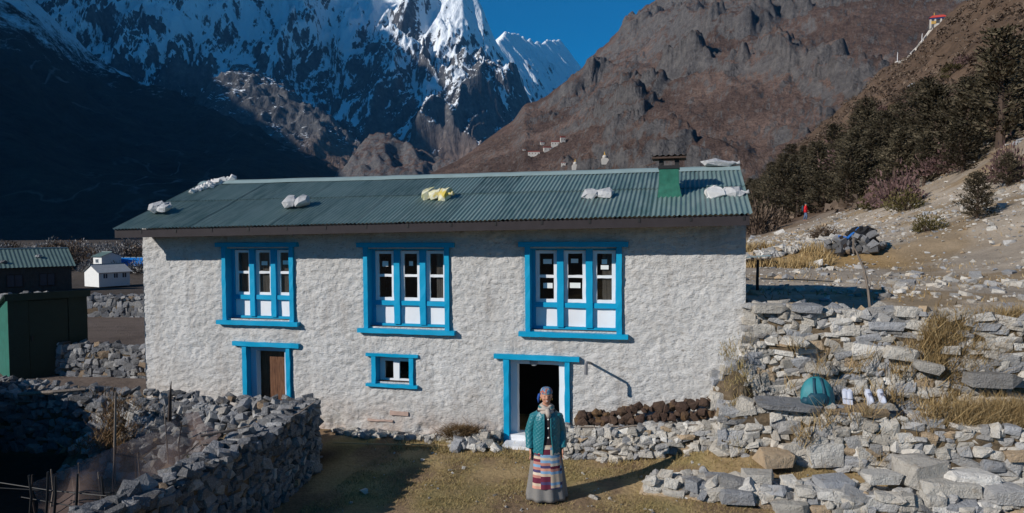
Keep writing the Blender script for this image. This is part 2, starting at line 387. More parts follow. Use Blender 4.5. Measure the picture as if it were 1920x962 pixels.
C0 = lerp(C0, soil, ss(-2.9, -3.5, GX+.28*(10-GY))*ss(12.2, 11.2, GY))
C0 = lerp(C0, field, ss(-6.5, -8, GX)*ss(13, 15, GY))
C0 = lerp(C0, np.array([.09,.075,.065]), ss(33, 40, GY)*ss(0, -6, GX))
mter = ss(.1, .3, hyg)*ss(.9, 1.1, hxg)
C0 = lerp(C0, gravel, mter); tt = GX-(8+.2*GY)
C0 = lerp(C0, straw*.75, mter*ss(.0, .35, fbm(GX*.25, GY*.25, 4, 31))*.55)
C0 = lerp(C0, straw, mter*ss(24.5, 26, GY+.25*(GX-10))*ss(30, 28, GY+.25*(GX-10))*.9*ss(15.5, 13, GX))
C0 = lerp(C0, brown, mter*ss(50, 75, GY)); C0 = lerp(C0, brown, mter*ss(9, 24, tt)); C0 = lerp(C0, brown*.8, ss(280, 420, GY))
ca = me.color_attributes.new('col', 'FLOAT_COLOR', 'POINT')
ca.data.foreach_set('color', np.concatenate([C0, np.ones(GX.shape+(1,))], -1).astype(np.float32).ravel())
put('ground', me, kind='structure')

def P(px): return (np.asarray(px, float)-960)/FPX
def el(y): return (435-np.asarray(y, float))/FPX
def heightfield(name, X, Y, Z, mat):
    put(name, np_mesh(name, np.stack([X, Y, Z], -1).reshape(-1, 3), grid_faces(*X.shape), mat, True), kind='structure')

# brown mountain on the right: a valley side that climbs to the right and away
sx = np.array([560,700,800,870,930,965,985,1005,1030,1060,1085,1110,1150,1200,1235,1300,1400,1600,1900,2300])
sy = np.array([ 440,380,325,291,247,224,192,190,176,152,136,108, 74, 30,  0,-45,-110,-200,-260,-300])
u = np.linspace(700, 2150, 820); v = np.linspace(0, 1, 330); U, V = np.meshgrid(u, v)
cf = np.interp(u, [560,800,1000,1235,1600,2300], [900,1150,1700,2200,2500,2600])[None, :]
f0 = 430.0; S = V*1.35; F = f0 + (cf-f0)*S
X = P(U)*F; eb = np.interp(u, sx, sy); kr = np.hanning(15); eb = np.convolve(np.pad(eb, 7, mode='edge'), kr/kr.sum(), 'valid'); ec = el(eb)[None, :]*cf
prof = np.where(S < 1, -14 + (ec+14)*np.power(np.clip(S, 0, 1), 1.08), ec - (S-1)*cf*.55)
env = ss(0, .12, S)*np.where(S < 1, 1-.8*ss(.82, 1, S), .5)
rg = ridged(X/420+fbm(X/300, F/300, 3, 41)*.5, F/420, 6, 42)-.85
cl = fbm(X/210, F/230, 5, 44); crag = (ss(.14, .3, cl)*15+ss(.38, .48, cl)*20)*(1+.7*fbm(X/60, F/60, 3, 47)) + ss(.26, .36, fbm(X/55, F/70, 4, 45))*8 * np.clip(.18+.9*ss(.25, .8, S), 0, 1)
kf = .12+.88*ss(930, 1180, U); bench = fbm(X/45, F/45, 4, 49)*5
Zb = prof + env*(rg*40*ss(0, .6, S)*kf + crag*kf*.78 + bench*.6 + fbm(X/14, F/14, 3, 51)*2.6 + (ridged(X/26, F/26, 4, 53)-.8)*2.2*kf)
heightfield('mountain', X, F, Zb, MAT['brown_mtn'])
MF, MZ = F, Zb; MU = u
def mountain_z(px, f):
    i = int(np.argmin(np.abs(MU-px))); return float(np.interp(f, MF[:, i], MZ[:, i]))

# dark valley side on the left with an added unseen crest shaped to shade it
s1x = np.array([-200,0,60,90,130,170,200,240,300,380,450,560,640,780,900,1100]); s1y = np.array([-330,-90,-35,0,48,92,104,122,148,172,192,240,288,330,400,440])
gx1 = axis([(-8200,-4400,40),(-4400,-300,300),(-300,900,30)]); gy1 = axis([(-3800,900,40),(900,5000,250),(5000,7200,30)])
X, Y = np.meshgrid(gx1, gy1)
Ys = np.maximum(Y, 900.0); e1 = np.interp(np.clip(X/Ys, -1.2, .5)*FPX+960, s1x, el(s1y))
kk = np.where(Y < 4500, .30+.70*ss(900, 4500, Y)**.8, 1.0)
vis = Ys*e1*kk*np.where(Y > 4500, np.clip(1-(Y-4500)/1500, 0, 1), 1)*ss(900, 1500, Y)
crest = np.interp(Y, [-3800,-3300,-2800,-1800,-900,0,2100,2600,3300,4050,4700,6000,7200], [300,900,1500,2350,2620,2680,2740,3450,3850,4020,4600,4600,4000])
xc = -4700-np.maximum(0, Y-4500)*1.0
cr = crest*np.clip(1-np.abs(X-xc)/2300, 0, 1)
Z1 = np.maximum(vis, cr); Z1 = Z1 + 60*np.exp(-((vis-cr)/200)**2)*np.clip(Z1/600, 0, 1)
w = np.clip(Z1/500, 0, 1)
Z1 = Z1 + w*(70*(ridged(X/900, Y/900, 6, 61)-.9) + 26*fbm(X/160, Y/160, 4, 63)) - 40
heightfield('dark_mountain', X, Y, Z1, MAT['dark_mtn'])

# snow mountain ahead
s3x = np.array([-500,0,200,400,520,600,640,700,760,820,870,893,908,921,936,950,965,985,1010,1060,1120]); s3y = np.array([-420,-270,-190,-120,-70,-35,-4,-14,-28,-55,-50,-8,14,48,82,112,150,195,250,330,420])
u = np.linspace(-500, 1120, 760); v = np.linspace(0, 1, 300); U, V = np.meshgrid(u, v); S = V*1.25
cf = np.interp(u, [-500,400,860,1120], [7600,7300,6900,6500])[None, :]; f0 = 4300.0; F = f0+(cf-f0)*S
X = P(U)*F; ec = el(np.interp(u, s3x, s3y))[None, :]*cf
prof = np.where(S < 1, 60+(ec-60)*np.power(np.clip(S, 0, 1), 1.1), ec-(S-1)*cf*.7)
env = ss(0, .15, S)*np.where(S < 1, 1-.8*ss(.75, 1, S), .2)
wx = fbm(X/900, F/900, 3, 71)*.35
rg = ridged(X/950+wx, F/1500+wx, 7, 72)-.85; fl = ridged(X/240+wx*2, F/900, 5, 74)-.8
Z3 = prof + env*(rg*330 + fl*95 + fbm(X/110, F/160, 4, 76)*30)
# two sunlit spurs at its foot
def spur(name, bumps, mat):
    xs_ = [P(b[0])*b[2] for b in bumps]; ys_ = [b[2] for b in bumps]
    a, b = np.meshgrid(np.linspace(min(xs_)-500, max(xs_)+500, 170), np.linspace(min(ys_)-450, max(ys_)+350, 150))
    z = np.full(a.shape, -60.0)
    for (px, py, f, w) in bumps:
        h = float(el(py))*f; dx = a-P(px)*f; d = np.sqrt((dx*np.where(dx < 0, 2.3, 1.1))**2+((b-f)*1.1)**2+40000)-200; z = np.maximum(z, h-d)
    z = z + 42*(ridged(a/260, b/260, 6, 66)-.85)*np.clip(z/150, 0, 1) + 14*fbm(a/40, b/40, 4, 68)
    heightfield(name, a, b, z, mat)
spur('foothill', [(px_, 260+(px_-705)*.42-9*math.sin((px_-700)/20), 3050-(px_-705)*1.1, 0) for px_ in range(705, 845, 9)], MAT['brown_mtn'])
spur('foothill', [(px_, 124+(px_-455)*.68, 4100-(px_-455)*1.4, 0) for px_ in range(455, 590, 9)], snow_mat('snow_dusted_spur', 350, 1150, .62, .02))
heightfield('snow_mountain', X, F, Z3, MAT['snow'])
# far fluted peak whose visible side faces away from the sun
a = np.linspace(0, 1, 200); b = np.linspace(-1, 1, 240); A, B = np.meshgrid(a, b)
cpx = 925+160*A; cfw = 8600+4600*A
cel = el(np.interp(cpx, [925,938,950,960,972,990,1012,1035,1050,1058,1072,1085], [110,82,66,65,70,79,84,81,80,90,118,150])); ch = cel*cfw + 55*fbm(A*17, A*0+.5, 4, 87)
nx, ny = .957, -.29
D = B*1900
X = P(cpx)*cfw + nx*D; Y = cfw + ny*D
zf = ch - np.where(D > 0, 1.5, .9)*np.abs(D)*(1+.0*D)
fl = ridged(A*26+fbm(A*8, B*2, 2, 83)*.5, B*1.5, 4, 81)-.7
Zf = zf + fl*125*ss(0, .25, np.abs(B))*1.0 + 22*fbm(A*30, B*8, 4, 85)*ss(0, .1, np.abs(B))
heightfield('snow_peak', X, Y, Zf, MAT['snow_far'])

# ------------------------------------------------------------------ the white house
XL, XR = -10.62, .93; EZL, EZR = 3.80, 3.95; DEPTH = 3.9; RY = 1.95; RZ = 4.86; OV = .66
house = thing('stone_house', 'long whitewashed two-storey stone house with blue window frames and green corrugated roof', 'house', HO, -HA)
def eave_z(x): return EZL + (EZR-EZL)*(x-XL)/(XR-XL)

def rect(pa, pb):          # two picture corners on the facade -> x0, x1, z0, z1
    (xa, za), (xb, zb) = fac(*pa), fac(*pb); return min(xa, xb), max(xa, xb), min(za, zb), max(za, zb)
W1 = rect((417,463),(553,604)); W2 = rect((682,464),(844,620)); W3 = rect((985,463),(1166,627))
WS = rect((697,667),(776,722))
D1 = rect((456,648),(548,800)); D2 = rect((945,672),(1069,832))
D1 = (D1[0], D1[1], .12, D1[3]); D2 = (D2[0], D2[1], -.02, D2[3])
FB = .085                                        # width of the flat frame boards
openings = [(o[0]+FB*.5, o[1]-FB*.5, o[2]+(.0 if o in (D1, D2) else FB*.4), o[3]-FB*.3) for o in (W1, W2, W3, WS, D1, D2)]

def relief(x, z, seed=0):
    w = fbm(x*1.1, z*1.1, 3, 100+seed)
    a = ridged(x*2.6+w*.4, z*4.6+w*.3, 4, 101+seed)-.9; b = fbm(x*7, z*10, 4, 107+seed); c2 = fbm(x*24, z*30, 2, 119+seed)
    # shallow courses of the stones under the wash
    v = np.abs(vnoise(x*3.1+5, z*7.5, 131+seed)); crack = -.010*np.exp(-(v/.05)**2)*ss(.0, .4, fbm(x*1.7, z*1.7, 2, 133+seed)+.2)
    return .009*a + .0095*b + .0075*fbm(x*13, z*19, 3, 151+seed) + .005*c2 + .014*w + crack*1.8
nx = 440; nz = 170
xs = np.linspace(XL, XR, nx); vs = np.linspace(0, 1, nz)
GXh, GVh = np.meshgrid(xs, vs); ZB = -.25; GZh = ZB + GVh*(eave_z(GXh)+.16-ZB)
for o in openings:                               # snap grid lines onto the openings
    for val in (o[0], o[1]):
        i = int(np.argmin(np.abs(xs-val))); GXh[:, i] = val
for o in openings:
    j0 = int(round(np.interp(o[2], GZh[:, nx//2], np.arange(nz)))); j1 = int(round(np.interp(o[3], GZh[:, nx//2], np.arange(nz))))
    i0 = int(np.argmin(np.abs(GXh[0]-o[0]))); i1 = int(np.argmin(np.abs(GXh[0]-o[1])))
    if j0 > 0: GZh[j0, i0:i1+1] = o[2]
    GZh[j1, i0:i1+1] = o[3]
disp = relief(GXh, GZh); 
near = np.full(GXh.shape, 9.0)
for o in (W1, W2, W3, WS, D1, D2):
    dx = np.maximum(np.maximum(o[0]-GXh, GXh-o[1]), 0); dz = np.maximum(np.maximum(o[2]-GZh, GZh-o[3]), 0); near = np.minimum(near, np.hypot(dx, dz))
disp = disp*ss(-.02, .09, near) - .02*(1-ss(0, .06, near))
disp = disp - .05*ss(.5, 0, GZh)*ss(-.1, .5, fbm(GXh*2, GZh*3, 3, 140))     # scoured foot
F = grid_faces(nz, nx); fc = np.stack([GXh.ravel(), GZh.ravel()], 1)[F].mean(1); keep = np.ones(len(F), bool)
for o in openings: keep &= ~((fc[:, 0] > o[0]) & (fc[:, 0] < o[1]) & (fc[:, 1] > o[2]) & (fc[:, 1] < o[3]))
F = F[keep][:, ::1]
V = np.stack([GXh, -.0-disp, GZh], -1).reshape(-1, 3)
put('front_wall', np_mesh('front_wall', V, F, MAT['plaster'], True), house)
# side and back walls, gables, thickness round the openings
def gable(x, sgn, seed):
    n, m = 90, 80; yy = np.linspace(0, DEPTH, n); vv = np.linspace(0, 1, m); Yg, Vg = np.meshgrid(yy, vv)
    top = eave_z(x) + .12 + (RZ-eave_z(x)-.28)*(1-np.abs(Yg-RY)/RY); Zg = ZB+Vg*(top-ZB)
    d = relief(Yg*1.0+40*seed, Zg, seed)*np.minimum(1, np.minimum(Yg, DEPTH-Yg)/.06)
    put('side_wall', np_mesh('side_wall', np.stack([x+sgn*d, Yg, Zg], -1).reshape(-1, 3), grid_faces(m, n), MAT['plaster'], True), house)
gable(XL, -1, 3); gable(XR, 1, 5)
m = MB(); m.box(XL+.02, XR-.02, DEPTH-.4, DEPTH, ZB, 3.95); m.build('back_wall', MAT['plaster'], house)
for o in openings:
    m = MB()
    x0, x1, z0, z1 = o; dpt = .42
    for (a, b) in (((x0, z0), (x0, z1)), ((x0, z1), (x1, z1)), ((x1, z1), (x1, z0)), ((x1, z0), (x0, z0))):
        m.add([(a[0], .02, a[1]), (b[0], .02, b[1]), (b[0], dpt, b[1]), (a[0], dpt, a[1])], [(0,1,2,3)])
    m.build('wall_reveal', MAT['dark_wood'], house)
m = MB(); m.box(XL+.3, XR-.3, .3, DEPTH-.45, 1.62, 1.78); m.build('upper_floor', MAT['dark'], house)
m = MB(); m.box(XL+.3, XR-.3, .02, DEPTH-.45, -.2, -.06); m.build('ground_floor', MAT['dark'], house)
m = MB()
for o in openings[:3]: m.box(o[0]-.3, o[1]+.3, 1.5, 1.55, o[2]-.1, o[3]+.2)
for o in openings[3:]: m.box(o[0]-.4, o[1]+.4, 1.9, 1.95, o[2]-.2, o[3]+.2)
m.build('dark_backing', MAT['dark'], house)  # near-black sheets standing in for the unlit rooms behind the openings

# exposed slabs where the wash has fallen off, right corner stones
for (pa, pb) in (((732,770),(766,780)), ((690,785),(737,791))):
    x0, x1, z0, z1 = rect(pa, pb); m = MB(); m.board(x0, x1, -.022, .05, z0, z1, .008, 3); m.build('exposed_slab', simple('bare_reddish_slab', (.42,.30,.25), .9, .3), house)

def window(o, name, tilt, sash_dark, stickers, hook=False):
    """big three-light window: flat boards, lintel, sill, recessed unit with sashes above white panels"""
    x0, x1, z0, z1 = o; w = x1-x0
    win = bpy.data.objects.new('window', None); link(win, house)
    def part(nm, mb, mat): return mb.build(nm, MAT[mat], win)
    sd = int(abs(x0)*50)
    def bd(nm, mat, *b, **k): m = MB(); m.board(*b, seed=sd, **k); return part(nm, m, mat)
    bd('frame_board', 'blue', x0, x0+FB, -.045, .20, z0, z1); bd('frame_board', 'blue', x1-FB, x1, -.045, .20, z0, z1)
    bd('lintel', 'blue', x0-.11, x1+.11, -.085, .20, z1, z1+.085); bd('sill', 'blue', x0-.11, x1+.11, -.10, .21, z0-.075, z0+.005)
    bd('frame_board', 'blue', x0+FB, x1-FB, .06, .20, z1-.05, z1)                      # head of the unit
    y = .17; ux0, ux1 = x0+FB+.02, x1-FB; uz0, uz1 = z0+.005, z1-.05
    n = 3; mul = .105*w/1.6*1.05; e = .035; cw = (ux1-ux0-2*e-2*mul)/3; ph = (uz1-uz0)*.235; rail = .085
    bd('bottom_rail', 'blue', ux0-.03, ux1+.0, y-.02, y+.08, uz0, uz0+.075)
    bd('middle_rail', 'blue', ux0-.03, ux1+.0, y-.022, y+.08, uz0+.075+ph, uz0+.075+ph+rail)
    bd('frame_board', 'blue', ux0-.035, ux0+e, y-.012, y+.08, uz0+.07, uz1); bd('frame_board', 'blue', ux1-e, ux1+.005, y-.012, y+.08, uz0+.07, uz1)
    for k in (1, 2):
        a = ux0+e+cw*k+mul*(k-1); bd('mullion', 'blue', a, a+mul, y-.045, y+.08, uz0+.065, uz1)
    for k in range(3):
        a = ux0+e+k*(cw+mul); b = a+cw; p0 = uz0+.075; p1 = p0+ph
        m = MB(); m.board(a-.005, b+.005, y+.03, y+.05, p0, p1, .002, k); part('panel', m, 'white')
        s0 = p1+rail; s1 = uz1-.015; sash = bpy.data.objects.new('sash', None)
        fwid = cw*.175; yy = y+.02; mid = (s0+s1)/2
        m = MB(); m.board(a, a+fwid, yy, yy+.05, s0, s1, .003, k); m.board(b-fwid, b, yy+.001, yy+.051, s0, s1, .003, k+9)
        m.board(a+fwid-.004, b-fwid+.004, yy+.003, yy+.048, s0, s0+fwid*.85, .003, k); m.board(a+fwid-.004, b-fwid+.004, yy+.003, yy+.048, s1-fwid*.8, s1, .003, k)
        m.board(a+fwid-.004, b-fwid+.004, yy+.003, yy+.048, mid-.022, mid+.026, .004, k); part('sash', m, 'white')
        for (q0, q1) in ((s0+fwid*.85, mid-.022), (mid+.026, s1-fwid*.8)):
            m = MB(); m.box(a+fwid, b-fwid, yy+.022, yy+.026, q0, q1); part('pane', m, 'glass')
        if sash_dark[k]:                                       # boards or a curtain close behind the glass
            m = MB(); f = sash_dark[k]
            for q in range(3):
                c0 = a+.0+(b-a)*(1-f)+(b-a)*f*q/3; m.board(c0, c0+(b-a)*f/3-.006, yy+.055, yy+.07, s0, s1, .002, q)
            part('inner_shutter', m, 'shutter')
        for (sk, u0, u1, v0, v1) in stickers:
            if sk == k:
                m = MB(); A = a+fwid; B = cw-2*fwid
                m.box(A+B*u0, A+B*u1, yy+.018, yy+.0215, s0+(s1-s0)*v0, s0+(s1-s0)*v1); part('sticker', m, 'sticker')
    return win
window(W1, 'w1', 0, (.8,.85,1), [(1,.2,.75,.66,.75), (2,.2,.8,.68,.77)])
window(W2, 'w2', 0, (0,0,.55), [(0,.25,.7,.68,.79), (1,.35,.65,.70,.79)])
w3 = window(W3, 'w3', 0, (0,.12,.6), [(0,.25,.85,.74,.83), (0,.25,.9,.27,.37), (1,.2,.7,.76,.84), (1,.12,.85,.28,.38), (2,.32,.68,.74,.83), (2,.25,.78,.64,.72)])
# small ground-floor window
x0, x1, z0, z1 = WS; win = bpy.data.objects.new('window', None); link(win, house)
for (nm, mt, b) in (('frame_board','blue',(x0,x0+.09,-.04,.2,z0,z1)), ('frame_board','blue',(x1-.08,x1,-.04,.2,z0,z1)), ('lintel','blue',(x0-.10,x1+.10,-.05,.2,z1,z1+.055)), ('sill','blue',(x0-.10,x1+.09,-.07,.2,z0-.055,z0)),
                    ('frame_board','blue',(x0+.09,x1-.08,.12,.2,z1-.05,z1))):
    m = MB(); m.board(*b, j=.006, seed=5); m.build(nm, MAT[mt], win)
a, b = x0+.10, x1-.085; m = MB()
for (p, q) in ((a, a+.09), ((a+b)/2-.06, (a+b)/2+.06), (b-.07, b)): m.board(p, q, .15, .2, z0, z1-.04, .003, 2)
m.board(a+.09, b-.07, .153, .198, z0, z0+.07, .003); m.board(a+.09, b-.07, .153, .198, z1-.11, z1-.045, .003); m.build('sash', MAT['white'], win)
for (p, q) in ((a+.09, (a+b)/2-.06), ((a+b)/2+.06, b-.07)):
    m = MB(); m.box(p, q, .17, .174, z0+.07, z1-.11); m.build('pane', MAT['glass'], win)

def door_frame(o, dr, inner, lint):
    x0, x1, z0, z1 = o
    for b in ((x0, x0+.095, -.05, .12, z0, z1), (x1-.085, x1, -.05, .12, z0, z1)):
        m = MB(); m.board(*b, j=.006, seed=8); m.build('jamb_board', MAT['blue'], dr)
    m = MB(); m.board(x0-lint, x1+lint, -.07, .15, z1, z1+.085, .006, 4); m.build('lintel', MAT['blue'], dr)
    m = MB(); w = .12
    m.board(x0+.095, x0+.095+w, .10, .24, z0, z1, .003); m.build('inner_jamb', MAT[inner], dr)
    m = MB(); m.board(x1-.085-w, x1-.085, .10, .24, z0, z1, .003); m.build('inner_jamb', MAT[inner], dr)
    m = MB(); m.board(x0+.095+w, x1-.085-w, .103, .237, z1-.10, z1, .003); m.build('inner_lintel', MAT[inner], dr)
# left door: closed brown planks behind a pale frame
dr = bpy.data.objects.new('door', None); link(dr, house); door_frame(D1, dr, 'bluegrey', .20)
x0, x1, z0, z1 = D1; a, b = x0+.095+.12, x1-.085-.02
for k in range(4):
    m = MB(); m.board(a+(b-a)*k/4, a+(b-a)*(k+1)/4-.005, .26+.004*(k%2), .30, z0, z1-.09, .003, k); m.build('plank', MAT['door_wood'], dr)
m = MB(); m.tube([(b-.10,.23,z0+1.02),(b-.02,.21,z0+1.03),(b+.03,.23,z0+1.02)], .012, 6); m.box(b-.06,b-.02,.235,.262,z0+.98,z0+1.06); m.build('door_handle', MAT['ridge'], dr)
# right door: standing open on a dark room
dr = bpy.data.objects.new('door', None); link(dr, house); door_frame(D2, dr, 'white', .17)
x0, x1, z0, z1 = D2
m = MB(); m.board(x1-.085-.02, x1-.085+.02, .26, 1.0, z0+.05, z1-.1, .003, 3); m.build('door_leaf', MAT['white'], dr)
m = MB(); m.board(x0+.09, x1-.08, -.02, .30, z0+.02, z0+.17, .004, 3); m.build('threshold', MAT['white'], dr)
m = MB(); m.board(x0+.05, x1-.35, -.36, -.02, z0-.05, z0+.075, .01, 3); m.build('door_step', MAT['white'], dr)
m = MB(); cxm = x0+.095+.42; m.ball((cxm, .085, z1-.055), (.075, .02, .075)); m.build('door_emblem', simple('grey_disc', (.30,.30,.31), .6), dr)
# water spout that sticks out of the wall
xa, za = fac(1107, 684); xe, ze = fac(1100, 680, -.62); m = MB(); m.tube([(xa,.05,za+.02),(xe,-.60,ze),(xe-.005,-.64,ze-.03),(xe-.01,-.645,ze-.19)], [.022,.022,.026,.03], 8)
m.build('water_spout', simple('grey_pipe', (.16,.16,.17), .5), house)

# roof: two slopes of corrugated sheets laid in two rows on rafters
roof = bpy.data.objects.new('roof', None); link(roof, house)
PITCHW = .0762; AMP = .011
def slope_dir(x): return Vector((0, RY+OV, RZ-eave_z(x)))
def sheet_mesh(x0, ncor, t0, t1, lift, back=False):
    k = 8; n = ncor*k+1; V = []; rows = 5
    for j in range(rows):
        t = t0+(t1-t0)*j/(rows-1)
        for i in range(n):
            x = x0+PITCHW*i/k; c = math.cos(2*PI*i/k)*AMP
            z = eave_z(x)+(RZ-eave_z(x))*t; y = -OV+(RY+OV)*t
            if back: y = 2*RY-y
            V.append((x, y-(c+lift)*.33*(1 if not back else -1), z+(c+lift)*.94))
    return np_mesh('roof_sheet', V, grid_faces(rows, n), MAT['roof'], True)
x = XL-.07; tot = XR+.02-x; ncor = 11; ns = int(math.ceil(tot/(ncor*PITCHW))); k = 0
while x < XR-.05:
    nc = min(ncor, int(round((XR+.03-x)/PITCHW)))
    if nc < 2: break
    for (t0, t1, lf) in ((0, .56, 0), (.54, 1.0, .012)):
        put('roof_sheet', sheet_mesh(x, nc+(1 if x+nc*PITCHW < XR-.1 else 0), t0+R.uniform(-.003, .003)*(t0 > 0), t1, lf+.004*(k % 2)+R.uniform(0, .0015)), roof)
    put('roof_sheet', sheet_mesh(x, nc+(1 if x+nc*PITCHW < XR-.1 else 0), .05, 1.0, .004*(k % 2), True), roof)
    x += nc*PITCHW; k += 1
m = MB()
for s in (-1, 1):
    rr = []
    for xx in np.linspace(XL-.09, XR+.04, 30): j = R.uniform(-.004, .004); rr.append([(xx, RY, RZ+.052+j), (xx, RY+s*.10, RZ+.022+j), (xx, RY+s*.20, RZ-.045+j)])
    m.rings(rr, cap=(False, False), closed=False)
m.build('ridge_cap', MAT['ridge'], roof)
m = MB()
for xx in np.linspace(XL+.05, XR-.1, 13):
    for s in (0, 1):
        ya, yb = (-OV+.10, RY) if s == 0 else (2*RY+OV-.1, RY); za, zb = eave_z(xx)-.05, RZ-.09
        m.add([(xx-.04,ya,za-.08),(xx+.04,ya,za-.08),(xx+.04,ya,za),(xx-.04,ya,za),(xx-.04,yb,zb-.1),(xx+.04,yb,zb-.1),(xx+.04,yb,zb),(xx-.04,yb,zb)], [(0,1,2,3),(4,7,6,5),(0,4,5,1),(3,2,6,7),(0,3,7,4),(1,5,6,2)])
m.build('rafters', MAT['dark_wood'], roof)
m = MB(); m.add([(XL-.06,-OV+.04,eave_z(XL)-.17),(XR,-OV+.04,eave_z(XR)-.17),(XR,-OV+.04,eave_z(XR)-.017),(XL-.06,-OV+.04,eave_z(XL)-.017),(XL-.06,-OV+.065,eave_z(XL)-.17),(XR,-OV+.065,eave_z(XR)-.17),(XR,-OV+.065,eave_z(XR)-.017),(XL-.06,-OV+.065,eave_z(XL)-.017)], [(0,1,2,3),(4,7,6,5),(0,4,5,1),(3,2,6,7),(0,3,7,4),(1,5,6,2)])
m.build('fascia_board', MAT['fascia'], roof)
for xx in np.arange(XL+.55, XR, .78):
    m = MB(); m.box(xx-.018, xx+.018, -OV+.032, -OV+.04, eave_z(xx)-.09, eave_z(xx)-.03); m.build('gutter_bracket', MAT['black_iron'], roof)
for xx in (XL+.0, XR-.06):                      # wall plate boards closing the rakes
    m = MB(); m.add([(xx,-OV+.05,eave_z(xx)-.11),(xx+.03,-OV+.05,eave_z(xx)-.11),(xx+.03,-OV+.05,eave_z(xx)-.02),(xx,-OV+.05,eave_z(xx)-.02),(xx,RY,RZ-.11),(xx+.03,RY,RZ-.11),(xx+.03,RY,RZ-.02),(xx,RY,RZ-.02)], [(0,1,2,3),(4,7,6,5),(0,4,5,1),(3,2,6,7),(0,3,7,4),(1,5,6,2)])
    m.build('rake_board', MAT['dark_wood'], roof)
def roof_pt(px, py):                             # picture point on the front roof slope, in house coordinates
    d = ray(px, py); dh = Vector((d.x*HC-d.y*HS, d.x*HS+d.y*HC, d.z)); ch = Vector((*w2h(CAM.x, CAM.y), CAM.z))
    ez = (EZL+EZR)/2+.02; s = (RZ-ez)/(RY+OV)
    t = (ez+s*(ch.y+OV)-ch.z)/(dh.z-s*dh.y); return ch+dh*t
# chimney: green tin box through the roof, two posts, little corrugated cap
ch = bpy.data.objects.new('chimney', None); link(ch, house)
cb = roof_pt(1254, 372); cx, cy = cb.x, cb.y+.20; zt = fac(1250, 316, cy-.2)[1]
m = MB(); w0, w1, d = .20, .165, .20
def q4(w, d, z, ox=0, tilt=0): return [(cx-w+ox, cy-d, z-tilt), (cx+w+ox, cy-d, z-tilt), (cx+w+ox, cy+d, z+tilt), (cx-w+ox, cy+d, z+tilt)]
sl_ = (RZ-3.9)/(RY+OV)
m.rings([q4(.215,.215,cb.z-.06+.2*sl_,.02,.2*sl_), q4(.185,.195,cb.z+.10,.01), q4(.165,.17,cb.z+.25), q4(.16,.165,zt)], cap=(False, True)); m.build('flue_box', MAT['green_tin'], ch)
m = MB(); m.box(cx-.175, cx+.175, cy-.18, cy+.18, zt-.0, zt+.055); m.build('flue_rim', MAT['black_iron'], ch)
zc = fac(1250, 296, cy)[1]
for (ox, oy) in ((-.13,-.1),(.13,-.1),(-.13,.12),(.13,.12)):
    m = MB(); m.board(cx+ox-.035, cx+ox+.035, cy+oy-.03, cy+oy+.03, zt+.05, zc, .004, 2); m.build('cap_post', MAT['black_iron'], ch)
m = MB(); n = 49; V = []
for j in range(2):
    for i in range(n): V.append((cx-.29+.58*i/(n-1), cy-.24+.48*j, zc+.02+.012*math.cos(2*PI*i/8)+(.02*j)))
m.add(V, [tuple(f) for f in grid_faces(2, n)]); m.box(cx-.28, cx+.28, cy-.22, cy+.22, zc-.03, zc-.001); m.build('cap_sheet', MAT['rust'], ch)

# ------------------------------------------------------------------ stones and dry-stone walls
def rock_hull(seed, n=16, sq=.75, soft=0):
    g = random.Random(seed); bm = bmesh.new()
    if sq > .5:                                # blocky: jittered corners and a few extra points
        for c8 in [(x,y,z) for x in (-1,1) for y in (-1,1) for z in (-1,1)]:
            bm.verts.new(Vector((c8[0]*g.uniform(.45,.88), c8[1]*g.uniform(.45,.88), c8[2]*g.uniform(.5,.9)))*.5)
    for i in range(n if sq <= .5 else n-8):
        v = Vector((g.gauss(0,1), g.gauss(0,1), g.gauss(0,1))).normalized()
        k = max(abs(v.x), abs(v.y), abs(v.z)); v = v*(1-sq) + (v/k)*sq*.85; v *= g.uniform(.8, 1.05)
        bm.verts.new(v*.5)
    r = bmesh.ops.convex_hull(bm, input=bm.verts[:]); bmesh.ops.delete(bm, geom=[e for e in r['geom_interior'] if isinstance(e, bmesh.types.BMVert)], context='VERTS')
    lo = [min(v.co[i] for v in bm.verts) for i in range(3)]; hi = [max(v.co[i] for v in bm.verts) for i in range(3)]
    for v in bm.verts: v.co = Vector(((v.co[i]-lo[i])/(hi[i]-lo[i])-.5) for i in range(3))
    if soft:
        bmesh.ops.bevel(bm, geom=bm.edges[:], offset=.05*soft, segments=1, affect='EDGES', clamp_overlap=True)
    bmesh.ops.recalc_face_normals(bm, faces=bm.faces[:]); bmesh.ops.triangulate(bm, faces=bm.faces[:])
    V = np.array([v.co[:] for v in bm.verts], np.float32); bm.verts.index_update()
    F = np.array([[v.index for v in f.verts] for f in bm.faces], np.int32); bm.free(); return V, F
HULLS = [rock_hull(i, 13+i % 7, .62) for i in range(26)]
PEBBLES = [rock_hull(100+i, 8, .5) for i in range(8)]
_stone_me = {}
def stone_me(i, mat):
    if (i, mat) not in _stone_me: _stone_me[(i, mat)] = np_mesh('stone', *HULLS[i], MAT[mat])
    return _stone_me[(i, mat)]
def joined(name, items, mat, parent=None, hulls=None, **k):
    VV = []; FF = []; b = 0
    for i, M in items:
        V, F = (hulls or HULLS)[i]; A = np.array(M, np.float32); VV.append(V@A[:3, :3].T+A[:3, 3]); FF.append(F+b); b += len(V)
    return put(name, np_mesh(name, np.concatenate(VV), np.concatenate(FF), MAT[mat]), parent, **k)
def SM(p, size, rot):
    return Matrix.Translation(p) @ Euler(rot).to_matrix().to_4x4() @ Matrix.Diagonal((size[0], size[1], size[2], 1))
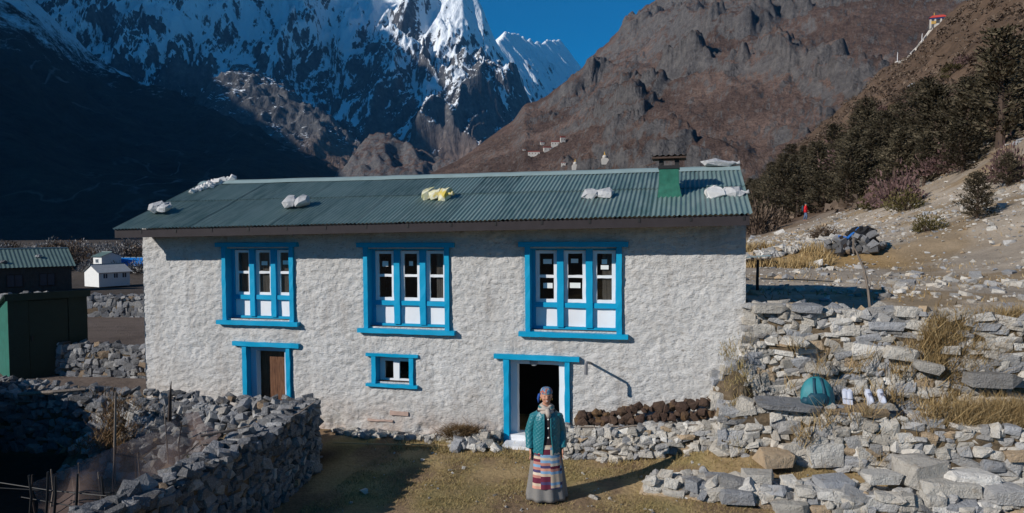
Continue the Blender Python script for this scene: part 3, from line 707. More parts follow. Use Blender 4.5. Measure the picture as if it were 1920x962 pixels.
def place_stones(root, items, mat, most=300, name='stone'):
    """the stones that show largest become parts of their own, the rest one part of kind stuff"""
    org = root.location.copy()
    def seen(it):
        M = it[1]; s = M.to_scale(); return -(s[0]*s[2]+s[1]*s[2]+s[0]*s[1])/((M.translation-CAM).length**2)
    items = sorted(items, key=seen)
    for i, M in items[:most]:
        o = bpy.data.objects.new(name, stone_me(i, mat)); link(o, root); o.matrix_local = Matrix.Translation(-org) @ M
    rest = [(i, Matrix.Translation(-org) @ M) for i, M in items[most:]]
    if rest: joined('filling_stones', rest, mat, root, kind='stuff')

def dry_wall(label, pts, thick, sides=(-1,), mat='stone', course=.13, length=(.12,.36), cap=1.0, seed=1, most=290, rough=1.0, group=None, core_lo=.15, wild=1.0, extra=()):
    g = random.Random(seed); pts = [Vector(p) for p in pts]               # x, y, base, top
    P4 = [Vector((p[0], p[1], 0)) for p in pts]; zb = [p[2] for p in pts]; zt = [p[3] for p in pts]
    L = [0.0]
    for a, b in zip(P4, P4[1:]): L.append(L[-1]+(b-a).length)
    def at(s):
        s = min(max(s, 0), L[-1]); k = max(i for i in range(len(L)-1) if L[i] <= s+1e-9); t = (s-L[k])/(L[k+1]-L[k])
        d = (P4[k+1]-P4[k]).normalized(); return P4[k].lerp(P4[k+1], t), d, zb[k]+(zb[k+1]-zb[k])*t, zt[k]+(zt[k+1]-zt[k])*t
    root = thing('dry_stone_wall', label, 'stone wall', (pts[0][0], pts[0][1], zb[0]), 0, group); org = root.location
    # rubble core
    m = MB(); rr = []; n = max(3, int(L[-1]/.3)); hw = thick/2-.055
    for i in range(n+1):
        p, d, b, t = at(L[-1]*i/n); q = Vector((d.y, -d.x, 0))
        rr.append([p+q*hw+Vector((0,0,b-.3)), p+q*(hw-.03)+Vector((0,0,t-core_lo)), p-q*(hw-.03)+Vector((0,0,t-core_lo)), p-q*hw+Vector((0,0,b-.3))])
    m.rings([[v-org for v in r] for r in rr]); m.build('wall_core', MAT['core'], root)
    items = []
    def stone(p, size, ang, tilt=.19):
        items.append((g.randrange(len(HULLS)), SM(p, size, (g.gauss(0, tilt)*rough, g.gauss(0, tilt)*rough, ang+g.gauss(0, .12)*rough))))
    for sd in sides:
        v = 0.0; hmax = max(t-b for t, b in zip(zt, zb))
        while v < hmax:
            ch = course*g.uniform(.7, 1.45); s = -g.uniform(0, .15)
            while s < L[-1]+.02:
                ln = min(length[1]*1.6, length[0]+(length[1]-length[0])*g.random()**1.7*(1.5 if g.random() < .12 else 1)); p, d, b, t = at(s+ln/2); h = t-b
                if v < h-.02:
                    sh = ch*g.uniform(.8, 1.25)*(1.6 if g.random() < .08 else 1); q = Vector((d.y, -d.x, 0))*sd
                    dep = g.uniform(.18, .3); off = thick/2-dep/2+g.gauss(0, .018)*wild-.05*v/hmax
                    stone(p+q*off+Vector((0, 0, b+v+ch/2+g.gauss(0, .02)*rough)), (ln*1.12, dep, sh*1.12), math.atan2(d.y, d.x))
                s += ln*.9
            v += ch*.88
    for e in (0, 1):                                                    # the ends
        p, d, b, t = at(L[-1]*e); v = 0
        while v < t-b:
            ch = course*g.uniform(.8, 1.3)
            for k in range(max(1, int(thick/.26))):
                stone(p+Vector((d.y, -d.x, 0))*((k+.5)/max(1, int(thick/.26))-.5)*thick*.9+d*(g.uniform(-.05, .05)+(-.03 if e else .03))+Vector((0,0,b+v+ch/2)), (g.uniform(.2,.34), thick/max(1, int(thick/.26))*1.05, ch*1.15), math.atan2(d.y, d.x))
            v += ch
    s = 0
    while s < L[-1]:                                                    # loose top
        p, d, b, t = at(s); q = Vector((d.y, -d.x, 0)); nn = max(1, int(thick/.2))
        for k in range(nn):
            w = g.uniform(.7, 1.3)*cap; stone(p+q*(((k+.5)/nn-.5)*thick*.92+g.gauss(0, .03))+Vector((0,0,t-.03+g.uniform(-.05, .06)*rough)), (.24*w, .19*w*g.uniform(.7,1.3), .12*w*g.uniform(.7,1.4)), math.atan2(d.y, d.x)+g.uniform(-.9, .9), .25)
        s += .17*cap
    items += list(extra)
    place_stones(root, items, mat, most); return root
g = random.Random(5)
def big(px, py, y, size, rz=0, i=None, tx=0, ty=0):
    return (g.randrange(26) if i is None else i, SM(at_y(px, py, y), size, (tx, ty, rz)))
# right: tall terrace wall beside the house, with a few long pale slabs
slabs = [big(1630,655,10.33,(.55,.25,.20),-.3), big(1490,640,10.38,(.42,.25,.15),-.3,None,0,.1), big(1690,662,10.05,(.50,.25,.20),-.3,None,0,.15), big(1860,711,9.62,(.76,.3,.22),-.3), big(1440,577,10.75,(.55,.4,.14),-.2), big(1510,577,10.6,(.45,.4,.14),-.2),
         big(1600,620,10.42,(.55,.25,.14),-.3), big(1540,690,10.42,(.46,.25,.16),-.3,None,0,.1), big(1660,610,10.25,(.5,.25,.13),-.3), big(1780,655,9.95,(.3,.25,.14),-.3), big(1740,688,9.9,(.45,.22,.16),-.3,None,0,.2), big(1615,725,10.3,(.22,.2,.24),-.3), big(1643,724,10.25,(.20,.2,.24),-.3)]
def hp(x, y, b, t): p = h2w(x, y); return (p.x, p.y, b, t)
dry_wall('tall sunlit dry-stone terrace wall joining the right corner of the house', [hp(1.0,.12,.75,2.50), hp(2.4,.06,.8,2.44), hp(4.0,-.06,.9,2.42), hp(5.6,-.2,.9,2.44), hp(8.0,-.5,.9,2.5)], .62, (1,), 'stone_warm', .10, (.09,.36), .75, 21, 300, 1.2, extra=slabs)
# right: bench-high lower terrace with the flat ledge stones
bx = [big(1455,857,9.72,(.52,.45,.20),.1,None,0,0), big(1545,850,9.75,(.55,.3,.36),-.2), big(1620,855,9.65,(.30,.3,.3),0), big(1650,700+60,9.9,(.4,.3,.1),0), big(1480,845,9.95,(.5,.3,.3),.2), big(1480,800,9.92,(.35,.25,.22),-.2), big(1545,805,9.85,(.36,.25,.22),-.2), big(1390,832,10.2,(.3,.25,.3),0)]
dry_wall('waist-high stone ledge under the teal backpack, overgrown with grass', [hp(.55,-.62,.35,.98), hp(1.5,-.62,.22,1.06), hp(3.0,-.72,.22,1.0), hp(4.6,-.85,.2,.95), hp(7.0,-1.1,.2,.95)], .72, (1,), 'stone_warm', .10, (.09,.32), .65, 22, 290, 1.35, extra=bx, core_lo=.03, wild=1.6)
for (pa, pb, y, lab) in (((1420,752),(1535,771),9.9,'long flat grey slab on the stone ledge under the backpack'), ((1530,768),(1662,786),9.8,'flat grey slab on the stone ledge below the shoes')):
    a, b = at_y(*pa, y), at_y(*pb, y-.05); mid = (a+b)/2; ln = (b-a).length; bm_ = MB()
    n = 12; g2 = random.Random(int(pa[0])); top = []; bot = []
    for k in range(n):
        w = 2*PI*k/n; rx = ln*.52*(1+g2.uniform(-.08,.08)); ry = .26*(1+g2.uniform(-.12,.12)); cxx = math.copysign(abs(math.cos(w))**.7, math.cos(w))*rx; cyy = math.copysign(abs(math.sin(w))**.7, math.sin(w))*ry
        top.append((cxx, cyy+.1, .035+g2.uniform(-.006,.006))); bot.append((cxx*.96, cyy*.95+.1, -.035))
    bm_.rings([bot, top]); o = bm_.build('ledge_slab', MAT['stone'], None, label=lab, cat='stone slab'); o.location = (mid.x, mid.y, max(1.09, mid.z)); o.rotation_euler = (.06, .03, -HA-.03)
# right foreground: low wall with boulders on top
fb = [big(1722,884,8.95,(.62,.5,.40),.2,3), big(1815,902,8.75,(.72,.45,.30),-.1,7), big(1650,893,8.9,(.5,.3,.14),-.1), big(1885,925,8.45,(.6,.4,.20),-.1), big(1500+60,912,8.95,(.50,.35,.26),0), big(1380,930,9.0,(.5,.3,.2),-.15), big(1420,895,9.2,(.45,.3,.18),-.2), big(1620,935,8.7,(.66,.3,.17),-.1), big(1780,915,8.6,(.7,.3,.18),-.15), big(1480,950,8.8,(.5,.3,.2),-.2), big(1480,905,9.1,(.26,.25,.18),0), big(1300,905,9.5,(.35,.3,.18),0), big(1340,905,9.45,(.28,.3,.25),0), big(1245,907,9.75,(.2,.3,.26),0)]
dry_wall('low wall of pale boulders along the bottom right edge of the yard', [(2.05,9.72,-.1,.14), (2.9,9.35,-.2,.24), (4.0,9.0,-.3,.27), (5.2,8.75,-.4,.28), (7.6,8.25,-.5,.25)], .7, (1,), 'stone_warm', .11, (.10,.34), .8, 23, 290, 1.3, extra=fb, wild=1.5)
# against the facade: small stacked wall carrying the dung
def fp(px, off, zb, zt): x, _ = fac(px, 700); p = h2w(x, off); return (p.x, p.y, zb, zt)
dry_wall('knee-high stack of small grey stones against the facade, right of the open door', [fp(1070,-.42,-.02,.42), fp(1150,-.42,.02,.50), fp(1250,-.42,.15,.60), fp(1350,-.42,.38,.72)], .5, (1,), 'stone_warm', .085, (.08,.26), .6, 24, 290, 1.1)
# left: near wall running at the camera, and the far and left walls of the pen
dry_wall('shade-darkened dry-stone wall of the pen running towards the camera, sunlit only on top', [(-3.25,10.55,0,1.03), (-3.42,9.0,0,1.03), (-3.62,7.8,0,1.04), (-3.9,6.5,0,1.05), (-4.4,4.8,0,1.05)], .5, (-1,1), 'stone_dark', .09, (.08,.22), .6, 25, 300, 1.2, wild=1.3)  # darker stone stands in for the shade on its faces
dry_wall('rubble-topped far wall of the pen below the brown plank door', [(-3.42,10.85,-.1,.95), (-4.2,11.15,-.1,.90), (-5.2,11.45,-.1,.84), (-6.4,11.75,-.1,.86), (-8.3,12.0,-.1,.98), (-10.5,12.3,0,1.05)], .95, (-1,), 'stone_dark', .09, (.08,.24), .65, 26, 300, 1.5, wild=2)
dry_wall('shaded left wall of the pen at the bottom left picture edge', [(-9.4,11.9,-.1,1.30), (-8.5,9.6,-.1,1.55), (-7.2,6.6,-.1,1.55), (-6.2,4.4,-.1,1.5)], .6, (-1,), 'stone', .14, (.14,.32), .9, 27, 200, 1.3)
# left background walls, shade put into their darker stone
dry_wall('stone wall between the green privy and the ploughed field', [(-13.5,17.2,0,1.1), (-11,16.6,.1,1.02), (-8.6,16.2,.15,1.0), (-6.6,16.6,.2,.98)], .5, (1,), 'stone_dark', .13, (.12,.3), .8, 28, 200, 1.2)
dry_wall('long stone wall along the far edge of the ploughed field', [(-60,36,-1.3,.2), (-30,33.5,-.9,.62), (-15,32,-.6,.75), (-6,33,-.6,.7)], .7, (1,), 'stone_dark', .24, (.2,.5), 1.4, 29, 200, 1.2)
# loose rubble sloping into the pen from its far wall
items = []
for k in range(430):
    s = g.random(); x = -3.65-3.4*s; y0 = 10.75+.32*(-x-3.0); d = g.random()**1.3*1.25; zz = .86-.62*d-.12*abs(g.gauss(0,1))*d; w = g.uniform(.10,.26)
    items.append((g.randrange(26), SM((x, y0-.35-d, max(-.02, zz)), (w, w*g.uniform(.6,1), w*g.uniform(.4,.75)), (g.gauss(0,.4), g.gauss(0,.4), g.uniform(0,6)))))
root = thing('rubble_heap', 'bank of loose grey rubble spilling into the pen under the net', 'rubble', (-4.8,10.4,-.1)); place_stones(root, items, 'stone', 260)
m = MB(); rr = []
for k in range(14):
    x = -3.6-.27*k; y0 = 10.75+.32*(-x-3.0); q = []
    for j in range(6): d = .1+1.25*j/5; q.append((x+4.8, y0-.3-d-10.4, (.78-.62*d)+.1+g.uniform(-.03,.03)))
    rr.append(q)
m.rings(rr, cap=(False,False), closed=False); m.build('rubble_bed', MAT['core'], root)

# dung cakes heaped on the small wall
dung = thing('dung_cake', 'dark brown dried dung cake heaped on the small stone stack', 'dung cake', (0,0,0), 0, 'dung cakes heaped against the facade'); bpy.data.objects.remove(dung)
dm = [np_mesh('dung_cake', *rock_hull(300+i, 17, .45), MAT['dung']) for i in range(6)]
for k in range(72):
    s = (k % 36 + g.random())/36; lay = k//36; px = 1085+265*s; x, _ = fac(px, 700); topz = .44+.32*s
    h = .07+.085*lay+g.uniform(-.02,.04)+ (.06 if .3 < s < .95 else 0)*lay
    p = h2w(x, -.36+.10*lay+g.uniform(-.09,.06), topz+h); o = put('dung_cake', dm[k % 6], label='dark brown dried dung cake heaped on the small stone stack', cat='dung cake', group='dung cakes heaped against the facade')
    w = g.uniform(.10,.22); o.location = p; o.scale = (w, w*.8, w*g.uniform(.6,1.1)); o.rotation_euler = (g.uniform(-.5,.5), g.uniform(-.5,.5), g.uniform(0,6))
for k in range(5):
    px = 1100+45*k; x, _ = fac(px, 700); p = h2w(x, -.56, .50+.05*k*.7); m = MB(); m.tube([(-.22,0,0),(0,.02,.02),(.24,0,.01)], [.012,.014,.008], 5)
    o = m.build('dry_stick', MAT['grey_wood'], label='thin dry stick lying between the dung cakes and the stone stack', cat='stick', group='sticks under the dung cakes'); o.location = p; o.rotation_euler = (0,-.15,-HA+g.uniform(-.2,.2))

# rubble, rotten boards and rags at the foot of the facade
root = thing('debris_heap', 'heap of stones and rags beside the open door at the foot of the facade', 'rubble', h2w(fac(905,800)[0], -.35)); items = []
for k in range(46):
    x = fac(g.gauss(905,24), 800)[0]; dd = g.random(); p = h2w(x, -.12-.55*dd, .05+.22*(1-dd)*g.random()); w = g.uniform(.1,.24)
    items.append((g.randrange(26), SM(p, (w, w*.8, w*.55), (g.gauss(0,.3), g.gauss(0,.3), g.uniform(0,6)))))
place_stones(root, items, 'stone_warm')
items = []
for k in range(120):
    px = g.uniform(630, 900); x = fac(px, 800)[0]; p = h2w(x, -.05-abs(g.gauss(0,.13)), .02+.02*g.random()); w = g.uniform(.05,.17)
    items.append((g.randrange(26), SM(p, (w*1.3, w, w*.6), (g.gauss(0,.3), g.gauss(0,.3), g.uniform(0,6)))))
root = thing('footing_stones', 'line of small broken stones along the foot of the white facade', 'stones', h2w(-4,-.1)); place_stones(root, items, 'stone_warm')
# corner stones where the terrace wall meets the house
items = []
for k in range(120):
    px = g.uniform(1338, 1408); py = g.uniform(640+(1400-px)*1.2, 845); x, zq = fac(px, py, -.12); dz = g.uniform(-.1,.05); w = g.uniform(.09,.25); p = h2w(min(x, 1.05), -.02-.45*max(0, (1.5-zq))/1.5+dz, zq)
    items.append((g.randrange(26), SM(p, (w*1.2, w*.9, w*.75), (g.gauss(0,.3), g.gauss(0,.3), g.uniform(0,6)))))
root = thing('corner_rubble', 'rough corner of stones between the house wall and the terrace wall', 'rubble', h2w(.8,-.2,.3)); place_stones(root, items, 'stone_warm')
m = MB(); m.ball((0,.15,.3),(.42,.33,1.0)); m.build('rubble_core', MAT['core'], root)

# ------------------------------------------------------------------ stones lying on the hillside
STONE_LAB = 'pale stone lying loose on the gravel slope above the terrace wall'
k = 0; small = []
N_TRY = 26000; rx = rng.uniform(3.5, 48, N_TRY); ry = rng.uniform(10.8, 62, N_TRY); rz_ = ground_z(rx, ry)
hx_, hy_ = w2h(rx, ry); dens = fbm(rx*.16, ry*.16, 4, 91); tt = rx-(8+.2*ry)
band = np.exp(-((tt-4)/7.0)**2)*1.1 + .15; ok = (hy_ > .55) & (hx_ > 1.4) & (rx/ry < .82) & (rng.uniform(0,1,N_TRY) < np.clip(band*.7+dens*.6, .03, 1)) & (ry < 24+45*rng.uniform(0,1,N_TRY))
for x, y, z in zip(rx[ok], ry[ok], rz_[ok]):
    sz = .045*math.exp(g.gauss(0,.55))*(1+y*.022)
    small.append((sz/y, x, y, z, sz))
small.sort(reverse=True)
for (_, x, y, z, sz) in small[:90]:
    o = put('loose_stone', stone_me(g.randrange(26), 'stone_warm'), label=STONE_LAB if y < 15 else ('pale stone on the gravel slope near the heap of rocks and black plastic' if x < 14 else 'pale stone higher up the gravel slope below the lone juniper'), cat='stone', group='loose stones on the gravel slope')
    o.matrix_world = SM((x, y, z+sz*.12), (sz*1.7, sz*1.3, sz*.8), (g.gauss(0,.25), g.gauss(0,.25), g.uniform(0,6)))
joined('gravel', [(g.randrange(8), SM((x, y, z+sz*.1), (sz*1.5, sz*1.2, sz*.75), (g.gauss(0,.3), g.gauss(0,.3), g.uniform(0,6)))) for (_, x, y, z, sz) in small[90:]], 'stone_warm', None, PEBBLES, kind='stuff', label='pale gravel scattered over the slope behind the terrace wall', cat='gravel')

yp = []
for k in range(420):
    x, y = g.uniform(-2.4, 5.5), g.uniform(6.8, 11.6); w = .018*math.exp(g.gauss(0,.6))
    if w2h(x, y)[1] < -.05: yp.append((g.randrange(8), SM((x, y, gz(x,y)+w*.2), (w*1.5, w*1.2, w*.8), (g.gauss(0,.3), g.gauss(0,.3), g.uniform(0,6)))))
joined('yard_pebbles', yp, 'stone_warm', None, PEBBLES, kind='stuff', label='small pebbles scattered over the grass of the yard', cat='pebbles')

# ------------------------------------------------------------------ people
def ring(cx, cy, z, rx, ry, n=40, a0=0, a1=2*PI, full=True, fold=0, nf=9, ph=0):
    out = []
    for k in range(n if full else n+1):
        w = a0+(a1-a0)*k/n; f = 1+fold*math.cos(nf*w+ph); out.append((cx+rx*f*math.cos(w), cy+ry*f*math.sin(w), z))
    return out
def remeshed(mb, name, mat, voxel=.007, smooth_it=3):
    me = mb.mesh('tmp', None); o = bpy.data.objects.new('tmp', me); COL.objects.link(o)
    r = o.modifiers.new('r', 'REMESH'); r.mode = 'VOXEL'; r.voxel_size = voxel
    s = o.modifiers.new('s', 'SMOOTH'); s.factor = .5; s.iterations = smooth_it
    dg = bpy.context.evaluated_depsgraph_get(); em = bpy.data.meshes.new_from_object(o.evaluated_get(dg)); em.name = name
    bpy.data.objects.remove(o); em.materials.clear(); em.materials.append(mat)
    em.polygons.foreach_set('use_smooth', np.ones(len(em.polygons), bool)); return em
t = NT('weathered_skin'); c = t.coord(); n = t.noise(c, 26, 4); t.color(t.mix(n, (.42,.195,.125), (.52,.275,.19))); t.rough(.55); MAT['skin'] = t.m
MAT['eye'] = simple('dark_eye', (.02,.015,.012), .3, bump=0); MAT['teeth'] = simple('teeth', (.75,.72,.66), .4, bump=0); MAT['lips'] = simple('lips', (.30,.07,.06), .5, bump=0)
def cloth(name, col, var=.2, sc=60, bump=.35): return simple(name, col, .85, var, sc, bump, .004)
def human(armL, armR, legs, hand_r=1.0):
    """continuous body, facing -y, about 1.55 m: head, neck, trunk, jointed tapering limbs, hands with five fingers, feet"""
    m = MB()
    tr = [(.62,.13,.10),(.74,.155,.115),(.86,.165,.12),(.98,.14,.105),(1.10,.15,.11),(1.18,.155,.10),(1.225,.115,.08),(1.265,.058,.058),(1.36,.05,.052)]
    m.rings([ring(0, .0, z, a, b, 24) for z, a, b in tr])
    m.ball((0,-.012,1.445), (.072,.088,.10), nu=20, nv=14); m.ball((0,-.035,1.395), (.052,.06,.055), nu=16, nv=10)      # skull and jaw
    m.ball((0,-.105,1.432), (.014,.020,.016)); m.tube([(0,-.092,1.468),(0,-.108,1.438)], [.009,.014], 8)               # nose
    for s in (-1, 1):
        m.ball((s*.074,.0,1.44), (.011,.02,.029)); m.ball((s*.036,-.072,1.424), (.024,.022,.022)); m.tube([(s*.014,-.092,1.470),(s*.045,-.078,1.470)], .009, 6)
    for s, arm in ((-1, armR), (1, armL)):
        sh, el_, wr, dirh = [Vector(q) for q in arm]
        m.tube([sh, sh.lerp(el_, .45), el_, el_.lerp(wr, .4), wr], [.042,.044,.038,.037,.026], 12)
        d = dirh.normalized(); side = Vector((0,-1,0)) if abs(d.y) < .7 else Vector((1,0,0)); side = (side-d*side.dot(d)).normalized(); nrm = d.cross(side)
        palm = wr+d*.05; m.add([wr+side*a+nrm*b+d*c for c, aa, bb in ((-.01,.022,.016),(.05,.036,.013),(.085,.036,.011)) for a, b in ((-aa,-bb),(aa,-bb),(aa,bb),(-aa,bb))], [(3,2,1,0),(8,9,10,11)]+[(i*4+k, i*4+(k+1)%4, (i+1)*4+(k+1)%4, (i+1)*4+k) for i in range(2) for k in range(4)])
        for k, ln in enumerate((.062,.074,.070,.054)):
            b0 = wr+d*.078+side*(.027-.018*k); bend = nrm*(-s)*.35
            p1 = b0+d*ln*.45; p2 = p1+(d+bend).normalized()*ln*.35; p3 = p2+(d+bend*2.2).normalized()*ln*.3
            m.tube([b0, p1, p2, p3], [.0095,.009,.0085,.007], 8)
        b0 = wr+d*.02+side*.025; p1 = b0+(side*.8+d).normalized()*.035; p2 = p1+(side*.25+d).normalized()*.03; m.tube([b0, p1, p2], [.012,.0105,.008], 8)
    for hip, kn, an, toe in legs:
        hip, kn, an, toe = [Vector(q) for q in (hip, kn, an, toe)]
        m.tube([hip, hip.lerp(kn, .5), kn, kn.lerp(an, .35), an], [.085,.075,.055,.055,.036], 12); m.tube([an+Vector((0,.03,-.025)), an.lerp(toe, .5)+Vector((0,0,-.01)), toe], [.036,.036,.026], 10)
    return m
ARM_R = ((-.15,0,1.195),(-.215,.02,.965),(-.228,-.04,.735),(.02,-.14,-1)); ARM_L = ((.15,0,1.19),(.20,.03,.955),(.215,-.05,.735),(-.03,-.2,-1))
LEGS = (((-.08,0,.68),(-.085,-.01,.38),(-.085,.02,.075),(-.10,-.14,.035)), ((.08,0,.68),(.085,-.01,.38),(.085,.02,.075),(.10,-.14,.035)))
wp = at_z(1025, 936, .0); wz = gz(wp.x, wp.y)
woman = thing('person', 'smiling woman in teal quilted jacket, striped apron and long grey skirt before the door', 'person', (wp.x, wp.y, wz), math.atan2(wp.x, wp.y)*-1+.12)
body = put('body', remeshed(human(ARM_L, ARM_R, LEGS), 'body', MAT['skin']), woman)
for s in (-1, 1):
    m = MB(); m.ball((s*.030,-.089,1.452), (.012,.006,.005)); m.build('eye', MAT['eye'], body)
m = MB(); m.tube([(-.026,-.083,1.398),(-.012,-.092,1.392),(0,-.094,1.391),(.012,-.092,1.392),(.026,-.083,1.398)], [.003,.0075,.0085,.0075,.003], 8); m.build('mouth', MAT['lips'], body, True)
m = MB(); m.tube([(-.018,-.093,1.396),(0,-.100,1.393),(.018,-.093,1.396)], [.003,.005,.003], 8); m.build('teeth', MAT['teeth'], body, True)
for s in (-1, 1):
    m = MB(); m.ball((s*.080,-.005,1.398), (.008,.008,.016)); m.build('earring', simple('gold', (.6,.38,.1), .35, .1, bump=0, metal=.8), woman)
# long wool gown
m = MB(); rr = []
for k in range(26):
    v = k/25; z = 1.0-.965*v; rx = .150+.135*v**.85; ry = .118+.105*v**.9; rr.append(ring(0, .01, z, rx, ry, 96, fold=.07*v**1.2, nf=9, ph=.7*math.sin(3*v)))
rr.append(ring(0, .01, .05, .22, .16, 96)); m.rings(rr, cap=(True, True)); m.build('skirt', cloth('grey_wool', (.195,.185,.175)), woman, True)
# striped apron in three sewn panels: colour bands run across, shifted from panel to panel
t = NT('striped_apron_weave'); c = t.coord(); sp = t.sep(c); pn = t.math('FLOOR', t.mul(t.add(sp[0], .0675*1.5+.135), 1/.135))
band = t.math('FLOOR', t.mul(t.add(sp[2], t.mul(pn, .047)), 1/.036)); wnz = t.n('TexWhiteNoise', noise_dimensions='2D')
cv = t.n('CombineXYZ'); t.put(cv.inputs[0], band); t.put(cv.inputs[1], pn); t.put(wnz.inputs['Vector'], cv.outputs[0])
fine = t.math('FRACT', t.mul(sp[2], 1/.012))
k = t.ramp(wnz.outputs[0], [(0,(.58,.45,.33)),(.20,(.13,.018,.04)),(.36,(.60,.30,.22)),(.50,(.20,.35,.52)),(.64,(.65,.54,.42)),(.78,(.06,.05,.13)),(.88,(.45,.20,.16))], 'CONSTANT')
k = t.mix(t.ramp(fine, [(.0,.35),(.3,0)]), k, (.10,.06,.09)); t.color(k); t.rough(.9); t.bump(t.noise(c, 220, 2), .3, .003); MAT['apron'] = t.m
m = MB(); rr = []
for k in range(28):
    v = k/27; z = .80-.585*v; vv = (1.0-z)/.965; rx = .150+.135*vv**.85+.012; ry = .118+.105*vv**.9+.014
    rr.append([(px_, py_, z) for (px_, py_, _) in ring(0, .01, z, rx, ry, 60, PI*1.5-1.02+.12*v, PI*1.5+1.02-.12*v, False, fold=.018*v, nf=14)])
m.rings(rr, cap=(False, False), closed=False)
rr2 = [[(a*.985, b*.985+.002, z) for a, b, z in r] for r in rr]; m.rings(rr2, cap=(False, False), closed=False); m.build('apron', MAT['apron'], woman, True)
# dark cardigan with pale buttons, scarf
m = MB(); rr = [ring(0, -.005, z, a, b, 48) for z, a, b in ((.70,.172,.135),(.80,.175,.137),(.95,.158,.124),(1.08,.160,.124),(1.18,.165,.118),(1.25,.13,.095),(1.29,.075,.07))]; m.rings(rr); card = m.build('cardigan', cloth('dark_knit', (.035,.024,.028), .4, 90, .8), woman, True)
for z in (.90, 1.03, 1.15):
    m = MB(); m.ball((.012, -.135+(.006 if z > 1 else 0), z), (.013,.008,.013)); m.build('button', MAT['teeth'], card)
m = MB(); g3 = random.Random(3)
for (z, rx, ry, th) in ((1.25,.09,.085,.030),(1.285,.078,.074,.030),(1.315,.066,.064,.022)):
    pts = [(rx*math.cos(w), -.01+ry*math.sin(w)+.0, z+.010*math.sin(3*w+z*50)-.016*math.sin(w)*-1) for w in np.linspace(0, 2*PI, 28)]; m.tube(pts, th, 10)
m.tube([(.0,-.085,1.28),(.012,-.118,1.22),(.018,-.126,1.17)], [.034,.036,.022], 10); m.build('scarf', cloth('beige_scarf', (.42,.36,.31), .25, 70, .6), woman, True)
# quilted jacket, open at the front
t = NT('teal_quilted_nylon'); c = t.coord(); n = t.noise(c, 40, 4); t.color(t.mix(n, (.008,.105,.135), (.02,.19,.225))); t.rough(.42); t.b.inputs['Specular IOR Level'].default_value = .5; t.bump(t.noise(c, 90, 3), .3, .004); MAT['jacket'] = t.m
def quilt(V, per=.058, amp=.0075):
    a = (V[..., 0]+V[..., 2])/per; b = (V[..., 0]-V[..., 2])/per; return amp*(np.abs(np.sin(PI*a))*np.abs(np.sin(PI*b)))**.5
def quilted(rows, closed):
    A = np.array(rows, float); n, k, _ = A.shape; ctr = A.mean(1, keepdims=True); arc = np.cumsum(np.linalg.norm(np.diff(A, axis=1, prepend=A[:, :1]), axis=2), 1)
    q = np.stack([arc, arc*0, np.repeat(np.cumsum(np.r_[0, np.linalg.norm(np.diff(ctr[:, 0], axis=0), axis=1)])[:, None], k, 1)], -1); d = A-ctr; d /= np.linalg.norm(d, axis=2, keepdims=True)+1e-9
    return A+d*quilt(q)[..., None]
m = MB(); rows = []
tab = [(.655,.205,.150),(.70,.212,.156),(.80,.208,.154),(.92,.195,.148),(1.03,.192,.146),(1.13,.190,.138),(1.185,.176,.124),(1.225,.148,.106),(1.262,.108,.088),(1.29,.082,.077)]
for k in range(64):
    z = .655+.64*k/63; rx = np.interp(z, [q[0] for q in tab], [q[1] for q in tab]); ry = np.interp(z, [q[0] for q in tab], [q[2] for q in tab]); gap = .24+.10*ss(1.0,.66,z)+.12*ss(1.15,1.29,z)
    rows.append(ring(0, 0, z, rx, ry, 150, PI*1.5+float(gap), PI*1.5+2*PI-float(gap), False))
Q = quilted(rows, False); m.rings([[tuple(p) for p in r] for r in Q], cap=(False,False), closed=False); inn = Q*np.array([.965,.965,1]); m.rings([[tuple(p) for p in r] for r in inn], cap=(False,False), closed=False)
for j in (0, -1): m.rings([[tuple(p) for p in Q[:, j]], [tuple(p) for p in inn[:, j]]], cap=(False,False), closed=False)
m.tube([tuple(p) for p in Q[::4, 0]], .010, 6); m.tube([tuple(p) for p in Q[::4, -1]], .010, 6); m.tube([tuple(p) for p in Q[0, ::6]], .009, 6)
jk = m.build('jacket', MAT['jacket'], woman, True)
for s, arm in ((-1, ARM_R), (1, ARM_L)):
    sh, e_, wr, _ = [Vector(q) for q in arm]; path = [sh+Vector((-s*.045,0,.028)), sh+Vector((s*.004,0,.0)), sh.lerp(e_, .5)+Vector((s*.012,0,0)), e_+Vector((s*.014,0,0)), e_.lerp(wr, .5)+Vector((s*.010,0,0)), wr+Vector((s*.004,0,.015))]
    fine_p = []; rad = []
    for k in range(56):
        f = k/55*(len(path)-1); i = min(int(f), len(path)-2); fine_p.append(path[i].lerp(path[i+1], f-i)); rad.append(float(np.interp(f, range(6), [.055,.066,.064,.060,.054,.049])))
    rws = []
    for p, r_ in zip(fine_p, rad): rws.append([(p.x+r_*math.cos(w), p.y+r_*math.sin(w), p.z) for w in np.linspace(0, 2*PI, 49)[:-1]])
    m = MB(); m.rings([[tuple(p) for p in r] for r in quilted(rws, True)]); m.build('sleeve', MAT['jacket'], woman, True)
m = MB(); pts = [(.098*math.cos(w), .088*math.sin(w)+.0, 1.285+.012*math.cos(w)**2) for w in np.linspace(-PI*.36, PI*1.36, 26)]; m.tube(pts, [.014]*26, 8); m.build('collar', MAT['jacket'], woman, True)
